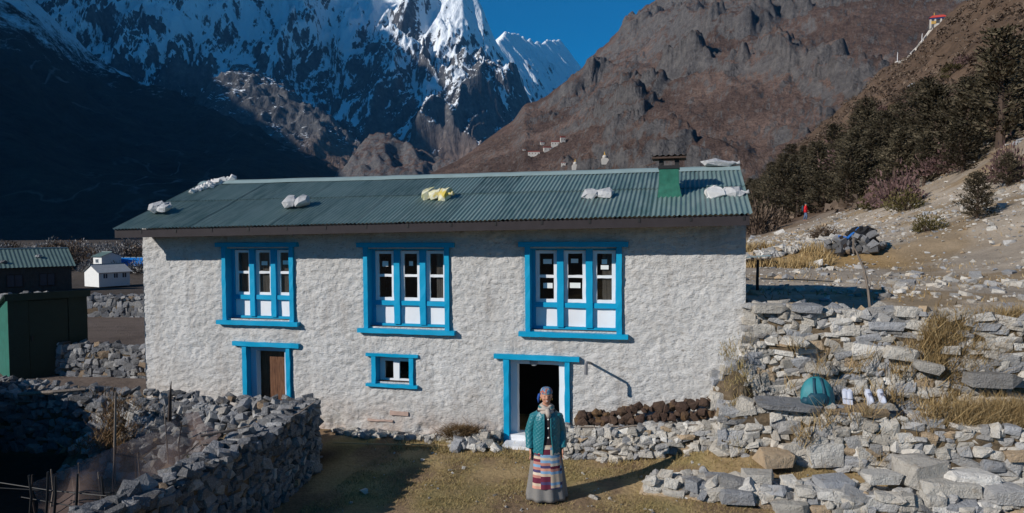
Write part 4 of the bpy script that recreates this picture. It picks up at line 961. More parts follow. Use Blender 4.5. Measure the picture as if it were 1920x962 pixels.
# printed headscarf tied behind
t = NT('printed_headscarf'); c = t.coord(); v = t.voro(c, 38, out=1); n = t.sep(v)[0]; t.color(t.ramp(n, [(0,(.05,.13,.26)),(.25,(.33,.10,.08)),(.42,(.10,.28,.34)),(.62,(.40,.30,.24)),(.8,(.10,.20,.32))], 'CONSTANT')); t.rough(.8); MAT['headscarf'] = t.m
m = MB(); rr = []
for k in range(9):
    v = k/8; z = 1.486+.084*math.sin(v*PI/2); q = math.cos(v*PI/2)**.6; rr.append([(x*1.0, y, z+(-.045 if y > .0 else 0)*(1-v)*min(1, (y)/.06)) for x, y, _ in ring(0, -.002, z, .085*q+.002, .100*q+.002, 32, fold=.012, nf=7)])
m.rings(rr, cap=(False, True)); hsf = m.build('headscarf', MAT['headscarf'], woman, True)
m = MB(); m.tube([(-.05,.075,1.45),(-.085,.085,1.44),(-.10,.08,1.39),(-.098,.085,1.33)], [.02,.024,.02,.008], 8); m.tube([(-.04,.08,1.44),(-.07,.10,1.40),(-.075,.10,1.35)], [.018,.02,.006], 8); m.build('scarf_knot', cloth('blue_scarf_tail', (.02,.07,.28)), hsf, True)
for s in (-1, 1):
    m = MB(); x = s*.095; m.rings([[(x+.042*sx_*k_, -.05-.115*t_+.0, zz_) for sx_, t_ in ((-1,-.6),(-1.05,.4),(-.6,1),(.6,1),(1.05,.4),(1,-.6))] for zz_, k_ in ((0.0,1),(.03,1),(.065,.8))]); m.build('shoe', cloth('dark_shoe', (.03,.035,.035)), woman, True)

# hiker in red on the path
hpos = at_y(1510, 449, 66); hz = gz(hpos.x, hpos.y)
hik = thing('person', 'distant hiker in red jacket and jeans with backpack on the stone path', 'person', (hpos.x, hpos.y, hz), 1.15); hik.scale = (1.1,1.1,1.1)
L2 = (((-.08,0,.68),(-.085,-.10,.40),(-.085,-.06,.075),(-.09,-.20,.035)), ((.08,0,.68),(.085,.05,.38),(.085,.16,.09),(.09,.02,.035)))
A2 = ((-.155,0,1.235),(-.215,.06,1.0),(-.17,-.12,.90),(.2,-1,-.2)); A3 = ((.155,0,1.235),(.215,.06,1.0),(.17,-.12,.90),(-.2,-1,-.2))
put('body', remeshed(human(A3, A2, L2), 'body', MAT['skin'], .012), hik)
red = cloth('red_jacket', (.62,.022,.028)); jean = cloth('blue_jeans', (.08,.12,.20)); nav = cloth('dark_pack', (.02,.05,.07))
m = MB(); m.rings([ring(0,0,z,a,b,24) for z, a, b in ((.72,.20,.16),(.95,.195,.16),(1.15,.20,.15),(1.25,.15,.11),(1.32,.07,.07))])
for arm in (A2, A3):
    a, b, c_, _ = [Vector(q) for q in arm]; m.tube([a, b, c_], [.08,.066,.05], 10)
m.build('jacket', red, hik, True)
m = MB()
for hip, kn, an, toe in L2: m.tube([hip, kn, an], [.105,.08,.06], 10)
m.rings([ring(0,0,z,a,b,20) for z, a, b in ((.62,.16,.12),(.8,.17,.13))]); m.build('trousers', jean, hik, True)
m = MB(); m.rings([ring(0,.0,z,a,b,16) for z, a, b in ((1.46,.086,.102),(1.52,.08,.095),(1.56,.04,.05))]); m.box(-.06,.06,-.17,-.09,1.468,1.476); m.build('cap', nav, hik, True)
m = MB(); m.rings([ring(0,.22,z,a,b,16) for z, a, b in ((.80,.12,.07),(.85,.15,.10),(1.1,.155,.11),(1.28,.13,.09),(1.33,.07,.05))]); m.build('backpack', nav, hik, True)

# ------------------------------------------------------------------ backpack, slippers, shoes on the ledge
pk = at_y(1532, 768, 9.95); pk.z = 1.14
bp = thing('backpack', 'teal backpack standing on the slab of the stone ledge', 'backpack', pk, -HA+.1)
teal = simple('teal_nylon', (.03,.19,.22), .55, .3, 12, .3, .006); dteal = simple('dark_teal_nylon', (.012,.055,.085), .55, .3, 12, .3, .006)
m = MB(); rr = []
for k in range(15):
    v = k/14; rx = .235*(1-.03*v)*math.sqrt(max(0, 1-max(0, (v-.25)/.76)**2.2)); ry = .15*math.sqrt(max(0.0, 1-max(0, (v-.2)/.81)**2)); rr.append(ring(0, .0+.06*v, .40*v, max(rx, .03), max(ry, .02), 40, fold=.055*(1-.5*v), nf=7, ph=2.2*v+.6*math.sin(9*v)))
m.rings(rr); m.build('bag_body', teal, bp, True)
m = MB(); m.rings([ring(-.02, -.115, z, a, .055, 20) for z, a in ((.015,.12),(.05,.15),(.14,.15),(.19,.10))]); m.build('front_pocket', dteal, bp, True)
for s in (-1, 1):
    m = MB(); pts = [(s*.045+.02*s*math.sin(k/8*PI), -.155+.165*(k/8)**1.6+.0, .05+.33*k/8) for k in range(9)]; m.tube(pts, [.024]*9, 6); m.build('shoulder_strap', dteal, bp, True)
m = MB(); m.tube([(-.04,.05,.39),(-.03,.04,.44),(.03,.04,.44),(.04,.05,.39)], .009, 6); m.build('grab_handle', dteal, bp)
m = MB(); m.rings([ring(-.16,-.03,z,a,.09,16) for z, a in ((.01,.06),(.06,.085),(.12,.05))]); m.build('side_pocket', dteal, bp, True)
def sole(mb, ln=.25, w=.085, th=.022, M=None):
    pr = [(0,.55),(.1,.85),(.3,.78),(.5,.72),(.7,.95),(.85,.92),(.96,.55),(1,.2)]; L_ = [(-w/2*q, ln*v) for v, q in pr]; R_ = [(w/2*q, ln*v) for v, q in reversed(pr)]
    mb.rings([[(x, y, z) for x, y in L_+R_] for z in (0, th)], M); return mb
pale = simple('pale_lilac_fabric', (.46,.49,.58), .8, .15, 30)
for k, px in enumerate((1585, 1594)):
    p = at_y(px, 768+2*k, 9.98-.03*k); sl_o = thing('slipper', 'pale grey slipper leaning upright against the ledge wall, the %s of the two' % ('left' if k == 0 else 'right'), 'slipper', (p.x, p.y, 1.11), -HA)
    M = Matrix.Rotation(math.radians(72), 4, 'X'); m = MB(); sole(m, M=M); m.build('sole', pale, sl_o)
    m = MB(); m.rings([[(.04*math.cos(w), q, .022+.035*math.sin(w)) for w in np.linspace(0, PI, 9)] for q in (.10,.14,.18,.21)], M, cap=(False,False), closed=False); m.build('strap', pale, sl_o)
for k, px in enumerate((1632, 1655)):
    p = at_y(px, 775+2*k, 9.9); sh_o = thing('shoe', 'lilac and white trainer propped toe-up on the ledge, the %s of the pair' % ('left' if k == 0 else 'right'), 'shoe', (p.x, p.y, 1.11), -HA+.1)
    M = Matrix.Rotation(math.radians(55), 4, 'X'); m = MB(); sole(m, .27, .10, .028, M); m.build('sole', simple('white_rubber', (.62,.62,.64), .6, .1, bump=0), sh_o)
    m = MB(); rr = []
    for q in range(9):
        v = q/8; hgt = .03+.085*ss(.75, .2, v); rr.append([((.044*(1-.25*abs(v-.55)))*math.cos(w), .012+.245*v, .026+float(hgt)*math.sin(w)**.8) for w in np.linspace(0.02, PI-.02, 13)])
    m.rings(rr, M, closed=False); m.build('upper', pale, sh_o, True)
    m = MB(); m.ball((0,.05,.105), (.030,.045,.018), M); m.build('collar', simple('dark_blue_lining', (.05,.07,.16), .9), sh_o, True)
    m = MB()
    for q in range(4): m.tube([(-.025,.11+.022*q,.105-.012*q),(.025,.118+.022*q,.105-.012*q)], .004, 5, M)
    m.build('laces', simple('navy_lace', (.04,.05,.12), .9, bump=0), sh_o)
o = None

# ------------------------------------------------------------------ sacks that weigh the roof down
t = NT('woven_plastic_sack'); c = t.coord(); n = t.noise(c, 8, 5); w_ = t.n('TexWave'); w_.inputs['Scale'].default_value = 30; t.put(w_.inputs['Vector'], c)
t.color(t.mix(n, (.30,.30,.31), (.58,.58,.58))); t.rough(.7); t.bump(t.add(t.mul(n, 2), t.mul(w_.outputs[0], .1)), .8, .03); MAT['sack'] = t.m
t = NT('yellow_plastic_sack'); c = t.coord(); n = t.noise(c, 6, 5); t.color(t.ramp(n, [(.35,(.62,.58,.30)),(.5,(.62,.60,.48)),(.62,(.55,.42,.08))])); t.rough(.7); t.bump(n, .9, .04); MAT['ysack'] = t.m
MAT['lime'] = simple('white_lime_stone', (.62,.60,.58), .9, .25, 20)
sl_ang = math.atan2(RZ-3.88, RY+OV)
def sack(px, py, w, h, label, mats=('sack',), lobes=2, seed=1, ridge=False):
    p = roof_pt(px, py); g4 = random.Random(seed)
    if ridge: p = Vector((fac(px, py, RY)[0], RY, RZ+.03))
    root = thing('sandbag', label, 'sandbag', h2w(p.x, p.y, p.z+.01), -HA)
    for k in range(lobes):
        cx_ = (k-(lobes-1)/2)*w/lobes; sx_ = w/lobes*.62; V_, F_ = rock_hull(seed*31+k*7+900, 46, .42); M = Matrix.Rotation(g4.uniform(-.15,.15), 4, 'Z')
        hh = h*g4.uniform(.72,.95); V_ = V_*np.array([sx_*2, h*1.35, hh]); V_ = V_+.018*np.stack([np.sin(V_[:,1]*60+k), np.cos(V_[:,0]*70), np.sin(V_[:,0]*55+V_[:,2]*40)], 1); V_ = V_+np.array([cx_, g4.uniform(-.02,.02), hh*.36]); V_[:, 2] += (0 if ridge else 1)*V_[:, 1]*math.tan(sl_ang)
        m = MB(); m.add(V_.tolist(), F_.tolist(), M); m.build('sack', MAT[mats[k % len(mats)]], root)
        if k == lobes-1:                              # gathered, tied neck
            m = MB(); s_ = 1 if g4.random() < .6 else -1; x0_ = cx_+sx_*.85*s_; m.tube([(x0_-.05*s_,-.02,h*.30),(x0_+.05*s_,-.03,h*.28),(x0_+.10*s_,-.04,h*.34)], [.05,.022,.045], 8, M); m.build('tied_neck', MAT[mats[-1]], root, True)
    return root
sack(300,396,.46,.20,'pale sack on the roof at the left end of the eave',('sack',),2,1)
sack(557,386,.52,.22,'pale double sack on the roof above the left upstairs window',('sack',),2,2)
sack(817,372,.56,.22,'yellowish sack bundle on the roof above the middle upstairs window',('ysack','ysack','ysack'),3,3)
sack(1120,370,.50,.20,'grey double sack on the roof left of the chimney',('sack',),2,4)
sack(1358,370,.56,.22,'white cracked double sack on the roof right of the chimney',('lime','sack'),2,5)
sack(1348,322,.52,.20,'white sack lying on the ridge right of the chimney',('sack',),1,6,True)
root = thing('stone_pile', 'small heap of white stones on the ridge at the left roof end', 'stones', h2w(*[(lambda q: (q.x, q.y, q.z))(roof_pt(400, 352))][0])); items = []; org = root.location
for k in range(70):
    s_ = g.random(); px = 362+74*s_+g.gauss(0,3); py = 362-22*s_**.7; q = roof_pt(px, py); w = g.uniform(.05,.13)*(1+.4*s_); items.append((g.randrange(26), SM(h2w(q.x, q.y, q.z+.02+g.uniform(0,.07)*s_), (w*1.3,w,w*.8), (g.gauss(0,.4), g.gauss(0,.4), g.uniform(0,6)))))
place_stones(root, items, 'lime')

# ------------------------------------------------------------------ trees, shrubs, grass
def leaf_mat(name, stops, rough=.8):
    t = NT(name); r = t.rnd(); p = t.pos(); n = t.noise(p, .8, 3); o_ = t.n('ObjectInfo').outputs['Random']
    k = t.ramp(t.add(t.mul(r, .65), t.mul(n, .35)), stops); k = t.mix(1.0, k, t.ramp(o_, [(0,.75),(1,1.25)]), 'MULTIPLY'); t.color(k); t.rough(rough); t.b.inputs['Specular IOR Level'].default_value = .1; return t.m
MAT['juniper'] = leaf_mat('juniper_foliage', [(.2,(.032,.029,.019)),(.5,(.068,.058,.037)),(.8,(.12,.098,.066))])
MAT['purple'] = leaf_mat('bare_purple_twigs', [(.2,(.09,.055,.055)),(.6,(.17,.105,.10)),(.9,(.24,.16,.15))])
MAT['browntwig'] = leaf_mat('bare_brown_twigs', [(.2,(.055,.04,.03)),(.6,(.11,.08,.06)),(.9,(.18,.135,.10))])
MAT['olive'] = leaf_mat('olive_shrub_leaves', [(.2,(.045,.04,.016)),(.6,(.085,.072,.03)),(.9,(.13,.105,.05))])
MAT['frost'] = leaf_mat('frosted_shrub_twigs', [(.2,(.11,.105,.105)),(.6,(.26,.25,.245)),(.9,(.40,.39,.385))])
MAT['bark'] = simple('brown_bark', (.075,.052,.04), .9, .4, 8, .6, .02)
def tri_cloud(C, size, rngl, stretch=None, nrm=None):
    n = len(C); a = rngl.normal(size=(n,3)); a /= np.linalg.norm(a, axis=1, keepdims=True)
    if stretch is not None: a = a*.45+stretch; a /= np.linalg.norm(a, axis=1, keepdims=True)
    b = np.cross(a, rngl.normal(size=(n,3))); b /= np.linalg.norm(b, axis=1, keepdims=True)+1e-9
    s = size*rngl.uniform(.6, 1.4, (n,1)); V = np.stack([C-b*s*.42, C+b*s*.42, C+a*s*1.25], 1).reshape(-1,3)
    return V, np.arange(3*n).reshape(-1,3)
def conifer(seed, h, w):
    r = np.random.default_rng(seed); C = []; Dn = []; tr = MB()
    lean = r.normal(0,.05,2)
    tr.tube([(0,0,-.3),(lean[0]*h*.3,lean[1]*h*.3,h*.4),(lean[0]*h,lean[1]*h,h*.95)], [h*.028,h*.018,h*.004], 7)
    nb = int(46+r.integers(0,14))
    for i in range(nb):
        t_ = .06+.94*(i/nb)**.9; rad = w*(1-t_)**.55*r.uniform(.55,1.2)+.06*h*.3; az = i*2.4+r.normal(0,.4); z = h*t_
        o = np.array([lean[0]*h*t_, lean[1]*h*t_, z]); d = np.array([math.cos(az), math.sin(az), .28+.5*t_])
        tip = o+d*rad; tr.tube([tuple(o), tuple(o+d*rad*.55), tuple(tip)], [h*.006,h*.004,h*.0015], 4)
        n = int(66*(.5+rad/w)); s = r.uniform(.25,1.05,n); P_ = o+d*(rad*s)[:,None]+r.normal(0,.12*w,(n,3))*np.array([1,1,.75])*(1.1-s*.4)[:,None]; C.append(P_); Dn.append(np.repeat((d/np.linalg.norm(d)+np.array([0,0,.35]))[None],n,0))
    C = np.concatenate(C); V, F = tri_cloud(C, h*.023, r, np.concatenate(Dn))
    return np_mesh('crown', V, F, MAT['juniper']), tr.mesh('trunk', MAT['bark'])
TREES = [conifer(500+i, 6.2+.5*(i % 4), 1.7+.22*(i % 3)) for i in range(7)]
def twig_shrub(seed, mat, n=900, flat=.8, sz=.09):
    r = np.random.default_rng(seed); d = r.normal(size=(n,3)); d[:,2] = np.abs(d[:,2])*.9+.12; d /= np.linalg.norm(d, axis=1, keepdims=True)
    lob = 1+.25*np.sin(3*np.arctan2(d[:,1], d[:,0])+seed)+.12*r.normal(size=n); C = d*(r.uniform(.35,1,n)**.6*lob)[:,None]*np.array([1,1,flat]); V, F = tri_cloud(C, sz, r, d)
    st = MB(); g_ = random.Random(seed)
    for k in range(11):
        a = g_.uniform(0,2*PI); rr_ = g_.uniform(.3,.8); st.tube([(0,0,-.05),(rr_*.4*math.cos(a),rr_*.4*math.sin(a),.3*flat),(rr_*math.cos(a),rr_*math.sin(a),.75*flat)], [.03,.02,.006], 4)
    return np_mesh('foliage', V, F, MAT[mat]), st.mesh('stems', MAT['bark'])
def plant(kind, loc, scale, meshes, names, label, cat, group=None, rz=None):
    o = thing(kind, label, cat, loc, R.uniform(0,6.28) if rz is None else rz, group); o.scale = scale if hasattr(scale,'__len__') else (scale,)*3
    for me_, nm in zip(meshes, names): put(nm, me_, o)
    return o
def on_ground(px, py, y0=12, y1=330):
    d = ray(px, py); ts = np.linspace(y0, y1, 2600)/d.y; X = d.x*ts; Y = d.y*ts; Zr = CAM.z+d.z*ts; z = ground_z(X, Y); hit = np.nonzero(z > Zr)[0]
    if len(hit) == 0: return None
    k = hit[0]; return Vector((X[k], Y[k], z[k]))
gt = random.Random(77)
low = lambda px: np.interp(px, [1380,1450,1560,1640,1700,1760,1800,1850,1900,1960], [428,415,395,372,362,338,325,315,300,290])
top = lambda px: np.interp(px, [1380,1450,1530,1620,1700,1760,1840,1900,1960], [372,325,300,280,262,232,200,182,170])
spots = []
for k in range(1500):
    px = gt.uniform(1385, 1950); py = gt.uniform(top(px), low(px)); p = on_ground(px, py, 40)
    if p is None or p.y < 48 or p.y > 190: continue
    if any((p-q).length < 2.7 for q in spots): continue
    spots.append(p)
spots.sort(key=lambda p: p.y)
for k, p in enumerate(spots[:210]):
    i = gt.randrange(7); s = gt.choice((gt.uniform(.4,.75), gt.uniform(.7,1.15)))
    ppx = 960+FPX*p.x/p.y
    lab = 'dark juniper %s, %s' % ('in the front rank of the grove' if p.y < 85 else ('in the middle of the grove' if p.y < 120 else 'at the upper back of the grove'), 'just right of the house roof' if ppx < 1520 else ('above the pinkish purple shrub' if ppx < 1720 else ('above the lone bushy juniper' if ppx < 1850 else 'at the right picture edge')))
    plant('juniper_tree', (p.x, p.y, p.z-.1), (s*1.35, s*1.35, s*gt.uniform(.7,1.0)), TREES[i], ('crown','trunk'), lab, 'tree', 'junipers of the grove on the right hillside')
SH = {m_: [twig_shrub(600+i*7+len(m_), m_, 1100 if m_ != 'frost' else 700) for i in range(3)] for m_ in ('purple','browntwig','olive','frost')}
def shrub(px, py, w, hgt, m_, label, name='shrub', group=None, y=None):
    p = on_ground(px, py) if y is None else at_y(px, py, y)
    if p is None: return
    s = w/FPX*p.y; plant(name, (p.x, p.y, p.z-.05), (s/2, s/2, hgt/FPX*p.y/.8), gt.choice(SH[m_]), ('foliage','stems'), label, 'shrub', group)
shrub(1682,388,95,62,'purple','pinkish purple leafless shrub at the lower edge of the junipers')
shrub(1600,322,90,45,'purple','purple leafless shrub among the junipers left of centre of the grove')
shrub(1765,330,90,45,'purple','purple leafless shrub below the big junipers on the right')
shrub(1895,345,80,70,'purple','purple grey leafless shrub at the right picture edge')
shrub(1640,392,60,32,'olive','olive shrub beside the pinkish purple shrub')
shrub(1700,395,70,36,'olive','olive shrub right of the pinkish purple shrub')
shrub(1640,350,60,40,'olive','green-brown shrub above the pinkish purple shrub')
shrub(1740,434,58,30,'olive','low round dark olive bush alone on the gravel slope')
shrub(1420,440,70,58,'browntwig','brown leafless bush right behind the house corner'); shrub(1455,425,60,36,'browntwig','brown leafless bush between the house and the hiker')
shrub(1545,446,55,22,'browntwig','low pile of grey brown brushwood right of the hiker')
p = on_ground(1832, 412)
if p is not None: plant('juniper_tree', (p.x,p.y,p.z-.1), (.6*p.y/45,.6*p.y/45,.44*p.y/45), TREES[2], ('crown','trunk'), 'lone bushy juniper in front of the grove on the gravel slope', 'tree')
p = on_ground(1890, 350)
if p is not None: plant('juniper_tree', (p.x,p.y,p.z-.1), (.55*p.y/45,.55*p.y/45,.36*p.y/45), TREES[4], ('crown','trunk'), 'juniper at the right picture edge above the gravel slope', 'tree')
for k in range(64):                                             # scrub further up the hill
    px = gt.uniform(1420, 1900); py = gt.uniform(top(px)-95, top(px)+5); p = on_ground(px, py, 60, 300)
    if p is None: continue
    m_ = gt.choice(('browntwig','olive','browntwig','purple')); s = gt.uniform(.8,2.0)
    plant('shrub', (p.x,p.y,p.z-.1), (s,s,s*.8), gt.choice(SH[m_]), ('foliage','stems'), 'small brown bush on the upper hillside below the prayer gate', 'shrub', 'small bushes scattered over the upper hillside')
for k in range(46):                                             # frosted hedge left
    px = -20+300*(k+gt.random())/46; y = gt.uniform(138,185); p = at_y(px, 440, y); s = gt.uniform(1.5,2.6)
    plant('shrub', (p.x, p.y, gz(p.x,p.y)-.1), (s*1.3,s,s*gt.uniform(1.2,1.7)), gt.choice(SH['frost']) if gt.random() < .6 else gt.choice(SH['browntwig']), ('foliage','stems'), 'pale frosted bush in the thicket behind the lodge', 'shrub', 'bushes of the thicket at the foot of the dark mountain')
for k, px in enumerate((1470,1492,1515,1540,1560,1580,1610)): pass
n_ = 8000; hxx = rng.uniform(20,190,n_); hyy = rng.uniform(55,262,n_); t_ = hxx-(8+.2*hyy); ok = (t_ > 8) & (hxx/hyy < .85) & (fbm(hxx*.06,hyy*.06,4,95)+rng.normal(0,.25,n_) > -.1); hxx = hxx[ok]; hyy = hyy[ok]; hzz = ground_z(hxx,hyy); C = []
for a_, b_, c_ in zip(hxx, hyy, hzz):
    q = rng.normal(0,.62,(14,3))*np.array([1,1,.55])+np.array([a_,b_,c_+.3]); C.append(q)
C = np.concatenate(C); V, F = tri_cloud(C, .55, rng); put('hill_scrub', np_mesh('hill_scrub', V, F, MAT['browntwig']), None, kind='stuff', label='brown dwarf scrub covering the upper right hillside', cat='scrub')
# loose boulder high on the hill
for (px, py, w, lab) in ((1488,240,40,'pale grey boulder alone on the hillside left above the junipers'), (1710,160,16,'small grey boulder on the upper hillside')):
    p = on_ground(px, py, 60, 300)
    if p is not None:
        s = w/FPX*p.y; o = put('boulder', stone_me(5, 'stone'), label=lab, cat='boulder'); o.matrix_world = SM(p, (s*1.0, s*.6, s*.42), (.1,-.55,.2))

def blades(name, X, Y, Z, h, w, mat, label, cat, lean=.5, seed=1, stuff=True):
    r = np.random.default_rng(seed); n = len(X); a = r.uniform(0,2*PI,n); L_ = h*r.uniform(.5,1.4,n); B = np.stack([X,Y,Z],1); sd = np.stack([np.cos(a),np.sin(a),0*a],1)*(w*r.uniform(.7,1.3,n))[:,None]
    ln = r.normal(0,lean,(n,2)); tip = B+np.stack([ln[:,0]*L_, ln[:,1]*L_, L_],1); V = np.stack([B-sd,B+sd,tip],1).reshape(-1,3)
    return put(name, np_mesh(name, V, np.arange(3*n).reshape(-1,3), MAT[mat]), None, kind='stuff', label=label, cat=cat)
MAT['lawn'] = leaf_mat('short_dry_grass', [(.15,(.21,.15,.07)),(.45,(.40,.29,.14)),(.7,(.31,.255,.10)),(.92,(.58,.46,.27))], .9)
MAT['strawgrass'] = leaf_mat('golden_dry_grass', [(.15,(.17,.11,.05)),(.5,(.32,.22,.10)),(.85,(.46,.35,.19))], .9)
n = 190000; r = np.random.default_rng(5); X = r.uniform(-3.2,8.2,n); Y = r.uniform(6.0,11.9,n); hx_, hy_ = w2h(X, Y)
ok = (hy_ < -.03) & (X > -2.55-.28*(10-Y)) & (X/Y < .80) & (X/Y > -.5) & (r.uniform(0,1,n) < .5+1.1*fbm(X*1.5,Y*1.5,3,33))
blades('lawn', X[ok], Y[ok], ground_z(X[ok],Y[ok])-.004, .038, .004, 'lawn', 'short dry olive grass of the yard', 'grass', .7)
# rank grass along the foot of the walls
n = 26000; X = r.uniform(-2.6,4.2,n); Y = r.uniform(9.5,12,n); hx_, hy_ = w2h(X,Y); ok = (hy_ < -.15) & (hy_ > -.85) & (hx_ < .7) & (np.abs(hx_+1.9) > .7) & (r.uniform(0,1,n) < .4+.9*fbm(X*2,Y*2,3,37))
blades('verge_grass', X[ok], Y[ok], ground_z(X[ok],Y[ok])-.01, .10, .005, 'lawn', 'taller yellow-green grass along the foot of the facade', 'grass', .5, 2)
# golden grass growing out of the terrace walls and over the bank at the right edge
Xs=[];Ys=[];Zs=[]
for k in range(620):
    px = 1400+525*gt.random()**.42; py = gt.uniform(600,880) if px > 1740 else gt.uniform(640,880)
    if px < 1740 and gt.random() < .8: continue
    y = 10.0-.35*(px-1500)/420 - (.28 if py > 770 else 0)+ (.0 if py > 770 else .25); p = at_y(px, py, y); m_ = int(gt.uniform(12,55)*(2.6 if px > 1740 else .8))
    Xs.append(np.random.default_rng(k).normal(p.x,.07,m_)); Ys.append(np.random.default_rng(k+1).normal(p.y,.05,m_)-.03); Zs.append(np.random.default_rng(k+2).normal(p.z,.05,m_))
X,Y,Z = map(np.concatenate,(Xs,Ys,Zs)); blades('wall_grass', X, Y-.04, Z, .22, .005, 'strawgrass', 'golden dry grass growing from the joints of the terrace walls', 'grass', .55, 3)
Xs=[];Ys=[];Zs=[]
for k in range(34):
    px = gt.gauss(1380,14); py = gt.uniform(640,850); y = 10.55-.5*max(0,(py-640)/200); p = at_y(px,py,y); m_ = gt.randrange(10,40); q = np.random.default_rng(k+50); Xs.append(q.normal(p.x,.06,m_)); Ys.append(q.normal(p.y,.05,m_)); Zs.append(q.normal(p.z,.06,m_))
X,Y,Z = map(np.concatenate,(Xs,Ys,Zs)); blades('corner_weeds', X, Y, Z, .10, .005, 'lawn', 'green-brown weeds on the rough corner right of the house', 'weeds', .5, 4)
# straw on the bank and tufts over the slope behind the terrace
n = 30000; X = r.uniform(6,18,n); Y = r.uniform(22,31,n); q_ = Y+.25*(X-10); ok = (q_ > 24.5) & (q_ < 28.6) & (X/Y < .47) & (fbm(X*.5,Y*.5,3,55) > -.12); blades('bank_grass', X[ok], Y[ok], ground_z(X[ok],Y[ok]), .32, .018, 'strawgrass', 'golden dry grass on the bank below the stone path', 'grass', .4, 6)
n = 34000; X = r.uniform(4,40,n); Y = r.uniform(11.5,60,n); hx_,hy_ = w2h(X,Y); ok = (hy_ > .6) & (hx_ > 1.3) & (X/Y < .8) & (fbm(X*.4,Y*.4,3,39)+r.normal(0,.3,n) > .25); blades('slope_grass', X[ok], Y[ok], ground_z(X[ok],Y[ok]), .11, .012, 'strawgrass', 'thin dry grass tufts between the stones of the slope', 'grass', .5, 7)
# pale stone edge of the path on top of the bank
it = []
for k in range(420):
    s_ = gt.random(); px = 1400+175*s_; py = 487-38*s_+gt.gauss(0,2.5); p = on_ground(px, py, 18, 60)
    if p is None: continue
    w = gt.uniform(.2,.55); it.append((g.randrange(26), SM(p+Vector((0,0,.06)), (w,w*.8,w*.5), (g.gauss(0,.3),g.gauss(0,.3),g.uniform(0,6)))))
root = thing('path_edging', 'pale rubble edging of the path below the red hiker', 'stones', on_ground(1480,470,18,60)); place_stones(root, it, 'stone_warm', 260)

# heap of boulders with black plastic on the slope
p = on_ground(1605, 474); rk = thing('rock_heap', 'dark heap of rocks and torn black plastic beside the bent pole', 'rocks', p); it = []
for k in range(60): w = gt.uniform(.2,.5); it.append((g.randrange(26), SM(p+Vector((gt.gauss(0,.5), gt.gauss(0,.25), abs(gt.gauss(.15,.25)))), (w,w*.8,w*.7), (gt.gauss(0,.4),gt.gauss(0,.4),gt.uniform(0,6)))))
place_stones(rk, it, 'stone_dark')
m = MB(); m.ball((.25,.05,.55),(.62,.4,.42),nu=18,nv=10,warp=.22,seed=4); m.build('black_plastic', MAT['black_iron'], rk)
m = MB(); m.tube([(-.75,-.1,.62),(-.4,-.15,.55),(-.1,-.1,.8),(.05,-.1,.95)], [.05,.06,.05,.03], 6); m.build('blue_rag', simple('blue_rag_cloth', (.02,.13,.42), .8), rk)
m = MB(); m.board(-.55,-.43,-.35,-.28,-.1,.85,.006,2,M=Matrix.Rotation(-.35,4,'Y')); m.build('leaning_plank', MAT['dark_wood'], rk)
m = MB(); m.board(-.32,-.27,-.4,-.34,-.2,.55,.004,2); m.build('stake', MAT['grey_wood'], rk)
def stick(name, pts, rad, mat, label, cat='stick', group=None):
    p0 = Vector(pts[0]); m = MB(); m.tube([Vector(q)-p0 for q in pts], rad, 6); return m.build(name, MAT[mat], None, label=label, cat=cat, group=group, loc=p0)
y_ = 10.75; stick('bent_pole', [at_y(1632,585,y_), at_y(1628,545,y_), at_y(1620,505,y_), at_y(1606,472,y_), at_y(1600,462,y_)], [.022,.02,.017,.014,.008], 'grey_wood', 'thin bent pole leaning out of the top of the terrace wall', 'pole')
stick('twig', [at_y(1630,545,y_), at_y(1634,520,y_+.05), at_y(1633,510,y_+.06)], [.008,.006,.003], 'grey_wood', 'short upright twig beside the bent pole')
p = on_ground(1420,545); stick('post', [p, at_y(1420,530,p.y), at_y(1421,487,p.y)], [.035,.035,.03], 'dark_wood', 'dark wooden post in the shade right behind the house corner', 'post')
stick('rail', [at_y(1428,523,13.2), at_y(1490,524,13.4), at_y(1562,528,13.6)], [.012,.012,.010], 'grey_wood', 'thin rail in the shade behind the terrace wall', 'rail')
# corner of a sheet-iron lean-to roof behind the house
q = at_y(1398,486,25.2); rt = thing('shed_roof', 'low blue-green sheet-iron roof edge peeping out behind the house corner', 'roof', q, -.25); m = MB(); V=[]
for j in range(2):
    for i in range(65): V.append((-.5+1.4*i/64, 1.2*j, .22*j*0+.012*math.cos(2*PI*i/8)+.12*(i/64)))
m.add(V,[tuple(f) for f in grid_faces(2,65)]); m.build('roof_sheet', MAT['ridge'], rt); m = MB(); m.board(-.5,.9,-.03,.0,-.04,.0,.004,1,M=Matrix.Rotation(-.046,4,'Y')); m.build('edge_board', MAT['dark_wood'], rt)
m = MB(); m.box(-.48,.86,.25,1.0,-1.6,-.06); m.build('shed_wall', MAT['core'], rt)

# ------------------------------------------------------------------ left: privy, lodge, white house
pv = at_z(85, 712, .28); ang = math.atan2(.7,.71)   # front looks away from the sun
pr = thing('privy', 'green sheet-metal privy hut with shade-darkened front behind the pen wall', 'hut', (pv.x-.07, pv.y+.3, .2), ang)
W_, D_, H_ = 1.6, 1.5, 2.08
mg = simple('shaded_green_tin', (.006,.018,.014), .55, .4, 5, .3, .01); mg2 = simple('green_tin_side', (.025,.13,.10), .55, .4, 5, .3, .01)  # front tin darkened to carry its shade, sides keep the plain green
for k in range(4):
    m = MB(); a = -W_/2+W_*k/4; m.board(a, a+W_/4-.006, -.012*(k % 2), .03, 0, H_, .003, k)
    if k in (1, 2): continue
    m.build('front_panel', mg, pr)
m = MB(); m.board(-W_/4, W_/4-.01, .012, .04, .05, H_-.14, .002, 3); dr_ = m.build('door', mg, pr); m = MB(); m.box(-.36,-.33,-.02,.012,1.0,1.12); m.build('door_handle', MAT['black_iron'], dr_)
